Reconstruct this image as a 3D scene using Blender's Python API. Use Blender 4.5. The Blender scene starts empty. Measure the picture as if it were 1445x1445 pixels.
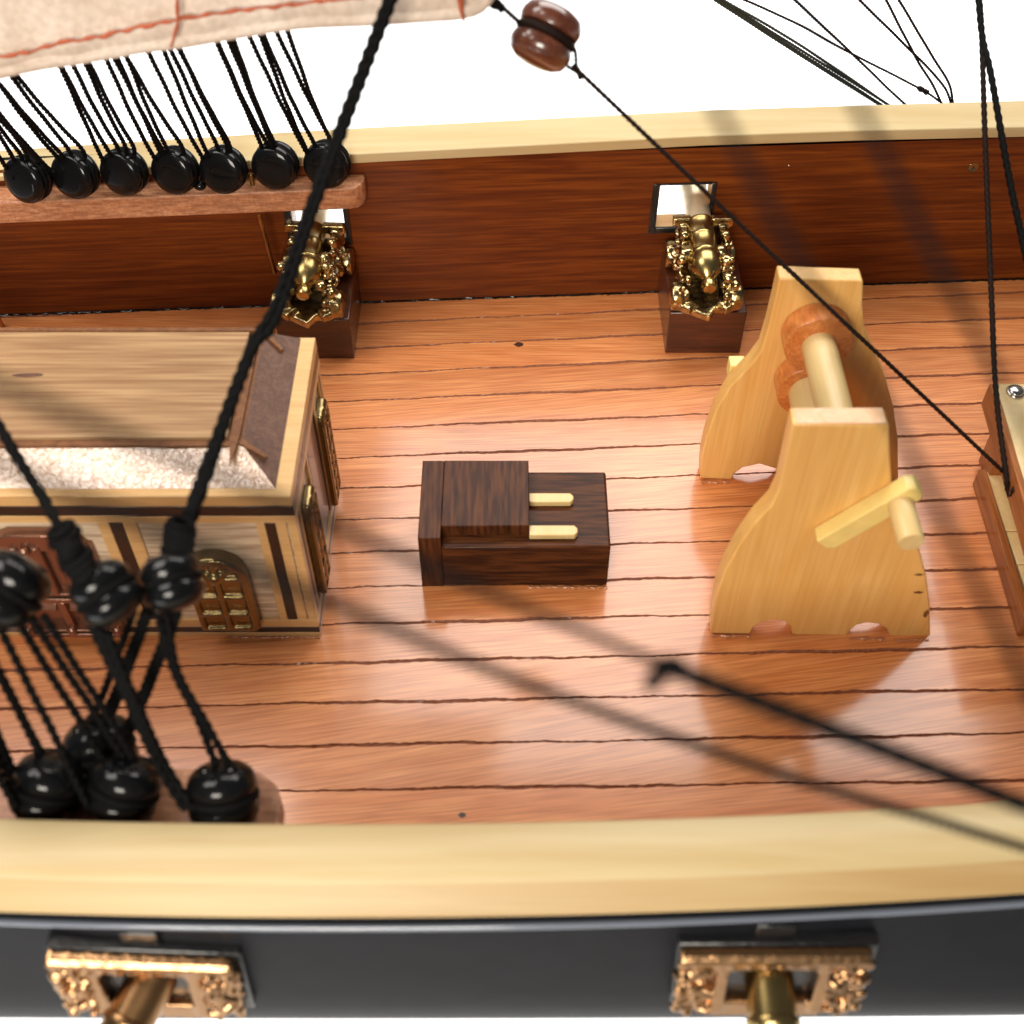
import bpy, math, random
import numpy as np
from mathutils import Vector, Matrix
R = math.radians
random.seed(7)
C = bpy.context.scene.collection
sc = bpy.context.scene
sc.unit_settings.system = 'METRIC'
sc.unit_settings.scale_length = 0.01          # one unit is one centimetre: a wooden model ship
sc.cycles.use_denoising = True
sc.cycles.denoising_input_passes = 'RGB_ALBEDO_NORMAL'
sc.cycles.denoising_prefilter = 'ACCURATE'
sc.cycles.use_adaptive_sampling = False
sc.cycles.max_bounces = 8

# ------------------------------------------------------------------ camera
PITCH, FPX, DIST = R(50), 1700.0, 24.0
CAM = Vector((0, -math.cos(PITCH) * DIST, math.sin(PITCH) * DIST))
cd = bpy.data.cameras.new('camera')
cam = bpy.data.objects.new('camera', cd); C.objects.link(cam)
cam.location = CAM
cam.rotation_euler = (math.pi / 2 - PITCH, 0, 0)
cd.sensor_width = 36.0
cd.lens = FPX / 1445 * 36
cd.clip_start, cd.clip_end = 0.1, 1000
cd.dof.use_dof = True
cd.dof.focus_distance = 25.5
cd.dof.aperture_fstop = 0.235
sc.camera = cam

# ------------------------------------------------------------------ world, exposure, lamps
w = bpy.data.worlds.new('World'); sc.world = w; w.use_nodes = True
w.node_tree.nodes['Background'].inputs[0].default_value = (1, 0.98, 0.96, 1)
w.node_tree.nodes['Background'].inputs[1].default_value = 0.10
sc.view_settings.view_transform = 'Standard'
sc.view_settings.look = 'None'
sc.view_settings.exposure = 0.0
sc.view_settings.gamma = 1.0
sc.view_settings.use_curve_mapping = False


def softbox(name, loc, aim, sx, sy, radiance, col=(1, 1, 1), spread=180):
    l = bpy.data.lights.new(name, 'AREA'); l.shape = 'RECTANGLE'
    l.size, l.size_y = sx, sy
    l.energy = radiance * sx * sy * math.pi
    l.color = col; l.spread = R(spread)
    o = bpy.data.objects.new(name, l); C.objects.link(o)
    o.location = loc
    d = Vector(aim) - Vector(loc)
    o.rotation_euler = d.to_track_quat('-Z', 'Y').to_euler()
    return o


softbox('rear_softbox', (6.5, 17, 25), (6.5, 16.99, 0), 25, 19, 6.6, (1, 0.97, 0.91))
softbox('side_softbox', (-17, 0, 26), (-16, 0, 0), 16, 16, 8.5, (1, 0.95, 0.88))
softbox('front_softbox', (-7, -34, 22), (-1, -2, 0), 15, 13, 24.0, (1, 0.93, 0.81))
softbox('added_backdrop_fill', (0, 40, 4), (0, 40.01, -12), 90, 40, 2.6)  # added fill that whitens the backdrop, kept out of view
softbox('hidden_under_fill', (0, -0.5, -5), (0, -0.51, -12), 60, 13, 4.0)  # unseen fill below the hull, added to brighten the sheet there
softbox('added_low_front_fill', (-26, -34, -6), (-8, -8, -8), 30, 8, 4.0)  # added low fill for the lower sheet and the hull side

# ------------------------------------------------------------------ helpers
def ray(px, py):
    fw = Vector((0, math.cos(PITCH), -math.sin(PITCH))); up = Vector((0, math.sin(PITCH), math.cos(PITCH)))
    return fw + Vector((1, 0, 0)) * ((px - 722.5) / FPX) - up * ((py - 722.5) / FPX)
def atz(px, py, z=0.0):
    d = ray(px, py); return CAM + d * ((z - CAM.z) / d.z)
def aty(px, py, y):
    d = ray(px, py); return CAM + d * ((y - CAM.y) / d.y)
def atd(px, py, depth):
    return CAM + ray(px, py) * depth


ORG = {}
def thing(name, label, cat, loc=(0, 0, 0), group=None):
    o = bpy.data.objects.new(name, None); C.objects.link(o)
    o.empty_display_size = 0.2
    o.location = loc
    o['label'] = label; o['category'] = cat
    if group: o['group'] = group
    ORG[o] = Vector(loc)
    return o
def tag(o, label, cat, group=None, kind=None):
    if label: o['label'] = label
    if cat: o['category'] = cat
    if group: o['group'] = group
    if kind: o['kind'] = kind
    return o


class MB:
    def __init__(s):
        s.v, s.f, s.m, s.sm = [], [], [], []
        s.uv = None
    def face(s, idx, mat=0, smooth=False):
        s.f.append(idx); s.m.append(mat); s.sm.append(smooth)
    def quad(s, a, b, c, d, mat=0):
        n = len(s.v); s.v += [Vector(a), Vector(b), Vector(c), Vector(d)]; s.face((n, n+1, n+2, n+3), mat)
    def box(s, lo, hi, mat=0, M=None):
        x0, y0, z0 = lo; x1, y1, z1 = hi
        n = len(s.v)
        P = [Vector(p) for p in ((x0,y0,z0),(x1,y0,z0),(x1,y1,z0),(x0,y1,z0),(x0,y0,z1),(x1,y0,z1),(x1,y1,z1),(x0,y1,z1))]
        if M: P = [M @ p for p in P]
        s.v += P
        for q in ((0,3,2,1),(4,5,6,7),(0,1,5,4),(1,2,6,5),(2,3,7,6),(3,0,4,7)):
            s.face(tuple(n+i for i in q), mat)
        return s
    def prism(s, pts, ext, mat=0, smooth_side=False):
        n = len(s.v); k = len(pts); ext = Vector(ext)
        s.v += [Vector(p) for p in pts] + [Vector(p) + ext for p in pts]
        s.face(tuple(range(n, n+k)), mat); s.face(tuple(range(n+2*k-1, n+k-1, -1)), mat)
        for i in range(k):
            j = (i+1) % k
            s.face((n+j, n+i, n+k+i, n+k+j), mat, smooth_side)
        return s
    def sweep(s, ring, path, frames, mat=0, cap=True):
        """ring: function(i, frame) -> list of points"""
        n = len(s.v); k = None
        for i, p in enumerate(path):
            r = ring(i); k = len(r)
            N, B = frames[i]
            s.v += [p + N*a + B*b for a, b in r]
        for i in range(len(path)-1):
            for j in range(k):
                jj = (j+1) % k
                s.face((n+i*k+j, n+i*k+jj, n+(i+1)*k+jj, n+(i+1)*k+j), mat, True)
        if cap:
            s.face(tuple(n+j for j in range(k-1, -1, -1)), mat); e = n+(len(path)-1)*k
            s.face(tuple(e+j for j in range(k)), mat)
        return s
    def tube(s, path, r, k=10, mat=0, cap=True):
        path = [Vector(p) for p in path]
        rr = r if callable(r) else (lambda i: r)
        fr = frames_of(path)
        return s.sweep(lambda i: [(rr(i)*math.cos(2*math.pi*j/k), rr(i)*math.sin(2*math.pi*j/k)) for j in range(k)], path, fr, mat, cap)
    def rope(s, ctrl, r, mat=0, lobes=2, amp=0.2, pitch=6.0, k=9, wob=0.0, closed=False):
        path = spline(ctrl, max(r*pitch/9, 0.012))
        if wob:
            rnd = random.Random(len(s.v)+int(r*1e4)); ph = [rnd.uniform(0, 6) for _ in range(4)]
            L = 0; out = []
            for i, p in enumerate(path):
                if i: L += (p-path[i-1]).length
                a = wob*(math.sin(L*2.1+ph[0])+.6*math.sin(L*5.3+ph[1])); b = wob*(math.sin(L*1.7+ph[2])+.6*math.sin(L*4.7+ph[3]))
                out.append(p+Vector((a, b*.5, b*.5)))
            path = out
        fr = frames_of(path)
        L = [0.0]
        for i in range(1, len(path)): L.append(L[-1]+(path[i]-path[i-1]).length)
        def ring(i):
            t = L[i]/(r*pitch)*2*math.pi
            o = []
            for j in range(k):
                a = 2*math.pi*j/k
                q = r*(1+amp*math.cos(lobes*(a-t)))
                o.append((q*math.cos(a), q*math.sin(a)))
            return o
        return s.sweep(ring, path, fr, mat)
    def lathe(s, prof, M, k=28, mat=0):
        """prof: (radius, height) pairs, spun about local Z of M"""
        n = len(s.v)
        for r, h in prof:
            for j in range(k):
                a = 2*math.pi*j/k
                s.v.append(M @ Vector((r*math.cos(a), r*math.sin(a), h)))
        for i in range(len(prof)-1):
            for j in range(k):
                jj = (j+1) % k
                s.face((n+i*k+j, n+i*k+jj, n+(i+1)*k+jj, n+(i+1)*k+j), mat, True)
        s.face(tuple(n+j for j in range(k-1, -1, -1)), mat)
        e = n+(len(prof)-1)*k
        s.face(tuple(e+j for j in range(k)), mat)
        return s
    def ball(s, c, r, sc_=(1, 1, 1), k=12, mat=0, M=None):
        prof = []
        for i in range(1, k//2+3):
            a = math.pi*i/(k//2+3)
            prof.append((math.sin(a), -math.cos(a)))
        T = Matrix.Translation(Vector(c)) @ (M or Matrix()) @ Matrix.Diagonal((r*sc_[0], r*sc_[1], r*sc_[2], 1))
        return s.lathe(prof, T, k, mat)
    def torus(s, c, R_, r, axis, k=24, q=8, mat=0):
        M = align(axis, c)
        pts = [M @ Vector((R_*math.cos(2*math.pi*i/k), R_*math.sin(2*math.pi*i/k), 0)) for i in range(k+1)]
        return s.tube(pts, r, q, mat, cap=False)
    def build(s, name, mats, parent=None, bevel=0.0, seg=2, angle=35, remesh=0.0, smooth=None):
        me = bpy.data.meshes.new(name)
        org = Vector((0, 0, 0))
        p = parent
        if p is not None: org = ORG[p]
        me.from_pydata([tuple(v-org) for v in s.v], [], s.f)
        mats = mats if isinstance(mats, (list, tuple)) else [mats]
        for m in mats: me.materials.append(m)
        me.polygons.foreach_set('material_index', s.m)
        me.polygons.foreach_set('use_smooth', s.sm if smooth is None else [smooth]*len(s.f))
        if s.uv:
            ul = me.uv_layers.new(name='UVMap')
            for poly, uvs in zip(me.polygons, s.uv):
                for li, u in zip(poly.loop_indices, uvs): ul.data[li].uv = u
        me.update()
        if not remesh: me.set_sharp_from_angle(angle=R(50))
        o = bpy.data.objects.new(name, me); C.objects.link(o)
        ORG[o] = org
        if parent is not None: o.parent = parent
        if remesh:
            md = o.modifiers.new('cast', 'REMESH'); md.mode = 'VOXEL'; md.voxel_size = remesh; md.use_smooth_shade = True
            sm = o.modifiers.new('soft', 'SMOOTH'); sm.factor = 0.5; sm.iterations = 2
        if bevel:
            b = o.modifiers.new('edge', 'BEVEL'); b.width = bevel; b.segments = seg; b.limit_method = 'ANGLE'; b.angle_limit = R(angle)
            b.harden_normals = False
        return o


def align(axis, c=(0, 0, 0)):
    return Matrix.Translation(Vector(c)) @ Vector(axis).normalized().to_track_quat('Z', 'Y').to_matrix().to_4x4()
def frames_of(path):
    fr = []; N = None
    for i in range(len(path)):
        t = (path[min(i+1, len(path)-1)]-path[max(i-1, 0)])
        if t.length < 1e-9: t = Vector((0, 0, 1))
        t.normalize()
        if N is None:
            N = t.cross(Vector((0.31, 0.17, 0.93)))
            if N.length < 1e-3: N = t.cross(Vector((1, 0, 0)))
        else:
            N = N - t*N.dot(t)
        N.normalize()
        fr.append((N.copy(), t.cross(N)))
    return fr
def spline(ctrl, step):
    P = [Vector(p) for p in ctrl]
    if len(P) == 2:
        n = max(2, int((P[1]-P[0]).length/step)); return [P[0].lerp(P[1], i/n) for i in range(n+1)]
    P = [P[0]*2-P[1]] + P + [P[-1]*2-P[-2]]
    out = []
    for i in range(1, len(P)-2):
        n = max(2, int((P[i+1]-P[i]).length/step))
        for j in range(n):
            t = j/n
            a, b, c, d = P[i-1], P[i], P[i+1], P[i+2]
            out.append(0.5*((2*b)+(c-a)*t+(2*a-5*b+4*c-d)*t*t+(3*b-a-3*c+d)*t**3))
    out.append(P[-2]); return out
def dup(root, loc, label=None, group=None, rot=None):
    r = root.copy(); C.objects.link(r); r.location = loc
    if rot is not None: r.rotation_euler = rot
    if label: r['label'] = label
    if group: r['group'] = group
    for ch in root.children:
        c = ch.copy(); C.objects.link(c); c.parent = r
        for g in ch.children:
            d = g.copy(); C.objects.link(d); d.parent = c
    return r


# ------------------------------------------------------------------ materials
def base_mat(name):
    m = bpy.data.materials.new(name); m.use_nodes = True
    nt = m.node_tree; b = nt.nodes['Principled BSDF']
    return m, nt, b
def N_(nt, typ, **kw):
    n = nt.nodes.new(typ)
    for k, v in kw.items(): setattr(n, k, v)
    return n
def ramp(nt, stops):
    r = nt.nodes.new('ShaderNodeValToRGB'); e = r.color_ramp.elements
    while len(e) > 1: e.remove(e[-1])
    e[0].position, e[0].color = stops[0][0], (*stops[0][1], 1)
    for p, c in stops[1:]:
        x = e.new(p); x.color = (*c, 1)
    return r
def mixc(nt, typ, fac, a, b):
    n = nt.nodes.new('ShaderNodeMix'); n.data_type = 'RGBA'; n.blend_type = typ
    if isinstance(fac, (int, float)): n.inputs[0].default_value = fac
    else: nt.links.new(fac, n.inputs[0])
    for i, v in ((6, a), (7, b)):
        if isinstance(v, tuple): n.inputs[i].default_value = (*v, 1)
        else: nt.links.new(v, n.inputs[i])
    return n.outputs[2]
def wood(name, c1, c2, scale=(1, 9, 9), dark=None, dark_amt=0.5, rough=0.4, coat=0.0, coat_rough=0.08, bump=0.05,
         coord='Object', speck=0.0, distort=1.2, fine=6.0, spec=0.5, tone=False, isobump=0, coat_ior=1.5, offs=(0, 0, 0), contrast=(0.35, 0.68)):
    m, nt, b = base_mat(name); L = nt.links
    tc = N_(nt, 'ShaderNodeTexCoord'); mp = N_(nt, 'ShaderNodeMapping')
    mp.inputs['Scale'].default_value = scale; mp.inputs['Location'].default_value = offs
    L.new(tc.outputs[coord], mp.inputs[0])
    n1 = N_(nt, 'ShaderNodeTexNoise'); n1.inputs['Scale'].default_value = 1.0; n1.inputs['Detail'].default_value = 5; n1.inputs['Distortion'].default_value = distort
    L.new(mp.outputs[0], n1.inputs['Vector'])
    r1 = ramp(nt, [(contrast[0], c1), (contrast[1], c2)]); L.new(n1.outputs['Fac'], r1.inputs[0])
    mp2 = N_(nt, 'ShaderNodeMapping'); mp2.inputs['Scale'].default_value = tuple(v*fine if v > 2 else v*2.2 for v in scale)
    L.new(tc.outputs[coord], mp2.inputs[0])
    n2 = N_(nt, 'ShaderNodeTexNoise'); n2.inputs['Scale'].default_value = 1.0; n2.inputs['Detail'].default_value = 3
    L.new(mp2.outputs[0], n2.inputs['Vector'])
    r2 = ramp(nt, [(0.36, (1, 1, 1)), (0.6, (0, 0, 0))]); L.new(n2.outputs['Fac'], r2.inputs[0])
    fm = N_(nt, 'ShaderNodeMath', operation='MULTIPLY'); L.new(r2.outputs[0], fm.inputs[0]); fm.inputs[1].default_value = dark_amt
    dk = dark or tuple(v*0.45 for v in c1)
    col = mixc(nt, 'MIX', fm.outputs[0], r1.outputs[0], dk)
    if speck:
        n3 = N_(nt, 'ShaderNodeTexNoise'); n3.inputs['Scale'].default_value = 14; n3.inputs['Detail'].default_value = 4
        L.new(tc.outputs[coord], n3.inputs['Vector'])
        r3 = ramp(nt, [(0.42, (0, 0, 0)), (0.62, (1, 1, 1))]); L.new(n3.outputs['Fac'], r3.inputs[0])
        f3 = N_(nt, 'ShaderNodeMath', operation='MULTIPLY'); L.new(r3.outputs[0], f3.inputs[0]); f3.inputs[1].default_value = speck
        col = mixc(nt, 'MIX', f3.outputs[0], col, dk)
    if tone:
        at = N_(nt, 'ShaderNodeAttribute'); at.attribute_name = 'tone'
        col = mixc(nt, 'MULTIPLY', 1.0, col, at.outputs['Color'])
    L.new(col, b.inputs['Base Color'])
    b.inputs['Roughness'].default_value = rough; b.inputs['Specular IOR Level'].default_value = spec; b.inputs['Coat IOR'].default_value = coat_ior
    b.inputs['Coat Weight'].default_value = coat; b.inputs['Coat Roughness'].default_value = coat_rough
    if bump:
        bp = N_(nt, 'ShaderNodeBump'); bp.inputs['Strength'].default_value = bump; bp.inputs['Distance'].default_value = 0.05
        L.new(n2.outputs['Fac'], bp.inputs['Height'])
        if isobump:
            n4 = N_(nt, 'ShaderNodeTexNoise'); n4.inputs['Scale'].default_value = isobump; n4.inputs['Detail'].default_value = 3; n4.inputs['Distortion'].default_value = 1.5
            L.new(tc.outputs[coord], n4.inputs['Vector']); L.new(n4.outputs['Fac'], bp.inputs['Height'])
            L.new(bp.outputs[0], b.inputs['Coat Normal'])
        L.new(bp.outputs[0], b.inputs['Normal'])
    return m
def plain(name, col, rough=0.4, metal=0.0, spec=0.5, coat=0.0, bump=0.0, bscale=30, var=0.0, vscale=4, coat_rough=0.05, sheen=0.0):
    m, nt, b = base_mat(name); L = nt.links
    b.inputs['Base Color'].default_value = (*col, 1); b.inputs['Roughness'].default_value = rough
    b.inputs['Metallic'].default_value = metal; b.inputs['Coat Weight'].default_value = coat; b.inputs['Coat Roughness'].default_value = coat_rough
    b.inputs['Sheen Weight'].default_value = sheen; b.inputs['Specular IOR Level'].default_value = spec
    tc = N_(nt, 'ShaderNodeTexCoord')
    if var:
        n = N_(nt, 'ShaderNodeTexNoise'); n.inputs['Scale'].default_value = vscale; n.inputs['Detail'].default_value = 5
        L.new(tc.outputs['Object'], n.inputs['Vector'])
        r = ramp(nt, [(0.3, tuple(c*(1-var) for c in col)), (0.7, tuple(min(1, c*(1+var)) for c in col))]); L.new(n.outputs['Fac'], r.inputs[0])
        L.new(r.outputs[0], b.inputs['Base Color'])
    if bump:
        n = N_(nt, 'ShaderNodeTexNoise'); n.inputs['Scale'].default_value = bscale; n.inputs['Detail'].default_value = 4
        L.new(tc.outputs['Object'], n.inputs['Vector'])
        bp = N_(nt, 'ShaderNodeBump'); bp.inputs['Strength'].default_value = bump; bp.inputs['Distance'].default_value = 0.05
        L.new(n.outputs['Fac'], bp.inputs['Height']); L.new(bp.outputs[0], b.inputs['Normal'])
    return m


DECK = wood('varnished_deck_wood', (0.66, 0.220, 0.062), (0.80, 0.325, 0.112), scale=(0.34, 3.2, 1), dark=(0.36, 0.085, 0.018), dark_amt=0.6,
            rough=0.45, coat=1.0, coat_rough=0.135, bump=0.07, coord='UV', fine=9, distort=0.8, tone=True)
SEAM = plain('dark_deck_seam', (0.21, 0.056, 0.016), 0.5, coat=0.15, bump=0.6, bscale=18)
WALL = wood('dark_red_mahogany', (0.115, 0.021, 0.002), (0.215, 0.050, 0.005), scale=(0.18, 2.4, 4.2), dark=(0.045, 0.006, 0.001), dark_amt=0.5,
            rough=0.5, coat=0.15, coat_rough=0.25, bump=0.05, fine=4, spec=0.2)
RAIL = wood('pale_yellow_boxwood', (0.50, 0.38, 0.19), (0.555, 0.44, 0.245), scale=(0.12, 1.6, 1.6), dark=(0.44, 0.285, 0.115), dark_amt=0.4, rough=0.5, coat=0.08, coat_rough=0.3, bump=0.015, fine=7)
RAIL_SHADED = wood('boxwood_edge_shaded', (0.43, 0.285, 0.12), (0.49, 0.35, 0.165), scale=(0.10, 1.6, 1.6), dark=(0.36, 0.20, 0.065), dark_amt=0.4, rough=0.5, coat=0.08, coat_rough=0.3, bump=0.02, fine=7)  # rail wood, darker and more orange on the bevel; shade put into the colour
MAPLE = wood('yellow_maple', (0.74, 0.40, 0.11), (0.80, 0.48, 0.16), scale=(2.2, 2.2, 0.22), dark=(0.56, 0.27, 0.07), dark_amt=0.3, rough=0.42, coat=0.3, coat_rough=0.2, bump=0.02, fine=8)
MAPLE_END = wood('pale_end_grain', (0.72, 0.42, 0.22), (0.80, 0.55, 0.36), scale=(3, 3, 3), dark=(0.70, 0.33, 0.15), dark_amt=0.3, rough=0.5, bump=0.05)
CREAM = wood('cream_stick_wood', (0.66, 0.46, 0.19), (0.73, 0.55, 0.27), scale=(2.5, 0.35, 2.5), dark=(0.66, 0.43, 0.15), dark_amt=0.3, rough=0.45, coat=0.15, bump=0.03)
LEMON = plain('lemon_boxwood', (0.80, 0.60, 0.20), 0.42, coat=0.2, coat_rough=0.2, var=0.06, vscale=3)
CHERRY = wood('orange_cherry', (0.58, 0.17, 0.035), (0.74, 0.28, 0.075), scale=(4, 2, 4), dark=(0.26, 0.06, 0.012), dark_amt=0.4, rough=0.4, coat=0.4, coat_rough=0.15, bump=0.12)
WENGE = wood('dark_wenge', (0.022, 0.007, 0.003), (0.050, 0.014, 0.005), scale=(0.5, 5, 5), dark=(0.17, 0.055, 0.015), dark_amt=0.42, rough=0.55, coat=0.12, coat_rough=0.1, bump=0.25, fine=3, spec=0.08)
WENGE_X = wood('dark_wenge_cross', (0.024, 0.008, 0.004), (0.055, 0.015, 0.006), scale=(4, 0.5, 0.6), dark=(0.17, 0.055, 0.015), dark_amt=0.42, rough=0.55, coat=0.12, coat_rough=0.1, bump=0.25, fine=3, spec=0.08)
BLOCKW = wood('dark_rosewood', (0.045, 0.010, 0.004), (0.10, 0.022, 0.007), scale=(0.6, 4, 4), rough=0.4, coat=0.6, coat_rough=0.15, bump=0.05)
PINW = wood('rough_sawn_mahogany', (0.48, 0.20, 0.09), (0.60, 0.29, 0.15), scale=(1.2, 5, 5), dark=(0.19, 0.055, 0.022), dark_amt=0.55, rough=0.55, coat=0.15, coat_rough=0.3, bump=0.25, fine=3, speck=0.35)
ROOFT = wood('roof_veneer', (0.31, 0.175, 0.082), (0.44, 0.27, 0.132), scale=(0.22, 4.0, 2), dark=(0.20, 0.085, 0.035), dark_amt=0.65, rough=0.42, coat=0.3, coat_rough=0.2, bump=0.03, fine=3.2, distort=1.0)
ROOFS = wood('rough_roof_slope', (0.50, 0.28, 0.14), (0.62, 0.38, 0.20), scale=(1.0, 3, 3), dark=(0.30, 0.13, 0.05), dark_amt=0.5, rough=0.3, coat=1.0, coat_rough=0.14, bump=0.42, fine=3.4, speck=0.3, isobump=10, spec=0.9, coat_ior=1.9)
ROOFE = wood('dark_end_grain', (0.115, 0.048, 0.026), (0.18, 0.085, 0.05), scale=(5, 5, 5), dark=(0.06, 0.022, 0.012), dark_amt=0.5, rough=0.6, bump=0.3, speck=0.4)
SAW = wood('rough_saw_edge', (0.13, 0.045, 0.013), (0.24, 0.095, 0.03), scale=(5, 5, 5), dark=(0.15, 0.05, 0.012), dark_amt=0.6, rough=0.6, bump=0.5)
STRIPE = wood('honey_strip', (0.60, 0.35, 0.14), (0.69, 0.45, 0.20), scale=(0.4, 3, 3), dark=(0.5, 0.26, 0.08), dark_amt=0.3, rough=0.42, coat=0.3, coat_rough=0.2, bump=0.02)
EBONY = wood('ebony_strip', (0.014, 0.007, 0.006), (0.030, 0.015, 0.012), scale=(1, 4, 4), rough=0.4, coat=0.3, bump=0.05)
PANEL = wood('grey_brown_zebrano', (0.64, 0.50, 0.35), (0.78, 0.64, 0.47), scale=(0.45, 3, 9), dark=(0.18, 0.10, 0.05), dark_amt=0.55, rough=0.45, coat=0.2, bump=0.05, fine=1.7, distort=2.2)
BROWND = wood('brown_panel', (0.13, 0.035, 0.012), (0.22, 0.065, 0.02), scale=(3, 3, 0.5), rough=0.4, coat=0.4, bump=0.04)
BITTS = wood('red_brown_edge', (0.28, 0.085, 0.02), (0.40, 0.14, 0.038), scale=(3, 0.4, 3), rough=0.5, coat=0.15, coat_rough=0.15, bump=0.05, spec=0.2)
BITTC = wood('pale_birch_top', (0.70, 0.50, 0.22), (0.80, 0.63, 0.36), scale=(2.0, 0.5, 2), dark=(0.55, 0.33, 0.11), dark_amt=0.35, rough=0.45, coat=0.3, bump=0.05, speck=0.2)
PULLEY = wood('polished_walnut', (0.09, 0.022, 0.010), (0.17, 0.05, 0.022), scale=(3, 3, 3), rough=0.3, coat=0.9, coat_rough=0.08, bump=0.03)
BRASS = plain('brass', (0.38, 0.275, 0.11), 0.27, 1.0, var=0.25, vscale=2)
BRASSD = plain('aged_brass', (0.38, 0.21, 0.095), 0.3, 1.0, var=0.3, vscale=3)
PINK = plain('brass_washed_by_light', (0.72, 0.60, 0.42), 0.42, 0.7, var=0.15)  # brass barrel end, paled in colour for the bright light at the port
GOLD = plain('cast_gold', (0.40, 0.30, 0.15), 0.22, 1.0, var=0.5, vscale=5, bump=0.3, bscale=9)
BRONZE = plain('cast_bronze', (0.42, 0.24, 0.12), 0.27, 1.0, bump=0.3, bscale=8)
OLDGOLD = plain('dull_gold', (0.26, 0.19, 0.085), 0.24, 0.9, bump=0.2, bscale=9)
COPPER = plain('copper_casting', (0.30, 0.155, 0.105), 0.25, 0.8, bump=0.12, bscale=8)
BLACK = plain('black_lacquer', (0.004, 0.004, 0.0045), 0.35, spec=0.05, coat=0.5, coat_rough=0.05, bump=0.03, bscale=4)
HULL = plain('black_hull_paint', (0.0085, 0.009, 0.012), 0.5, spec=0.18, bump=0.12, bscale=2.5, var=0.15, vscale=2)
BEAD = plain('black_bead_painted_glint', (0.16, 0.18, 0.23), 0.2, coat=1.0, coat_rough=0.1)  # glossy black bead; its reflected white line is put into the base colour
FRAMEB = plain('black_port_frame', (0.008, 0.008, 0.009), 0.35, coat=0.4, bump=0.4, bscale=10)
ROPE = plain('black_rope', (0.0035, 0.0035, 0.0035), 0.7, spec=0.08, var=0.3, vscale=20, bump=0.3, bscale=60)
ROPEB = plain('dark_brown_line', (0.014, 0.007, 0.005), 0.65, spec=0.1, var=0.3, vscale=20)
ROPEG = plain('grey_green_line', (0.035, 0.037, 0.028), 0.65, spec=0.2, var=0.3, vscale=15)
THREAD = plain('rust_thread', (0.40, 0.085, 0.03), 0.7, var=0.2, vscale=10)
STEEL = plain('bright_steel', (0.62, 0.60, 0.58), 0.2, 1.0)
GLUE = plain('clear_glue', (0.45, 0.18, 0.08), 0.1, coat=1.0, coat_rough=0.02, bump=0.5, bscale=6)
SHEET = plain('white_paper', (0.9, 0.9, 0.9), 0.8)
KNOT = plain('dark_knot', (0.05, 0.018, 0.01), 0.4, coat=0.8)
def cloth_mat():
    m, nt, b = base_mat('cream_sailcloth'); L = nt.links
    tc = N_(nt, 'ShaderNodeTexCoord')
    wv = N_(nt, 'ShaderNodeTexNoise'); wv.inputs['Scale'].default_value = 9; wv.inputs['Detail'].default_value = 6
    L.new(tc.outputs['Object'], wv.inputs['Vector'])
    n = N_(nt, 'ShaderNodeTexNoise'); n.inputs['Scale'].default_value = 0.9; n.inputs['Detail'].default_value = 4
    L.new(tc.outputs['Object'], n.inputs['Vector'])
    r = ramp(nt, [(0.35, (0.62, 0.49, 0.39)), (0.65, (0.74, 0.63, 0.54))]); L.new(n.outputs['Fac'], r.inputs[0])
    r2 = ramp(nt, [(0.3, (0.72, 0.68, 0.64)), (0.65, (1, 1, 1))]); L.new(wv.outputs['Fac'], r2.inputs[0])
    L.new(mixc(nt, 'MULTIPLY', 0.7, r.outputs[0], r2.outputs[0]), b.inputs['Base Color'])
    b.inputs['Roughness'].default_value = 0.9; b.inputs['Sheen Weight'].default_value = 0.2
    bp = N_(nt, 'ShaderNodeBump'); bp.inputs['Strength'].default_value = 0.5; bp.inputs['Distance'].default_value = 0.03
    L.new(wv.outputs['Fac'], bp.inputs['Height']); L.new(bp.outputs[0], b.inputs['Normal'])
    return m
CLOTH = cloth_mat()

# ------------------------------------------------------------------ setting: backdrop and deck
mb = MB()
prof = [(-90, -12), (60, -12), (72, -10), (82, -4), (88, 6), (90, 20), (90, 70)]
n = len(mb.v)
for y, z in prof: mb.v += [Vector((-130, y, z)), Vector((130, y, z))]
for i in range(len(prof)-1): mb.face((2*i, 2*i+1, 2*i+3, 2*i+2), 0, True)
tag(mb.build('backdrop', SHEET), None, None, kind='structure')

def wall_y(x): return 6.57 + 0.055*x
def near_dy(x): return 0.0042*(x+2.2)**2
def hull_w(z): return min(1.0, max(0.12, (z-1.2)/2.3))

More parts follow.
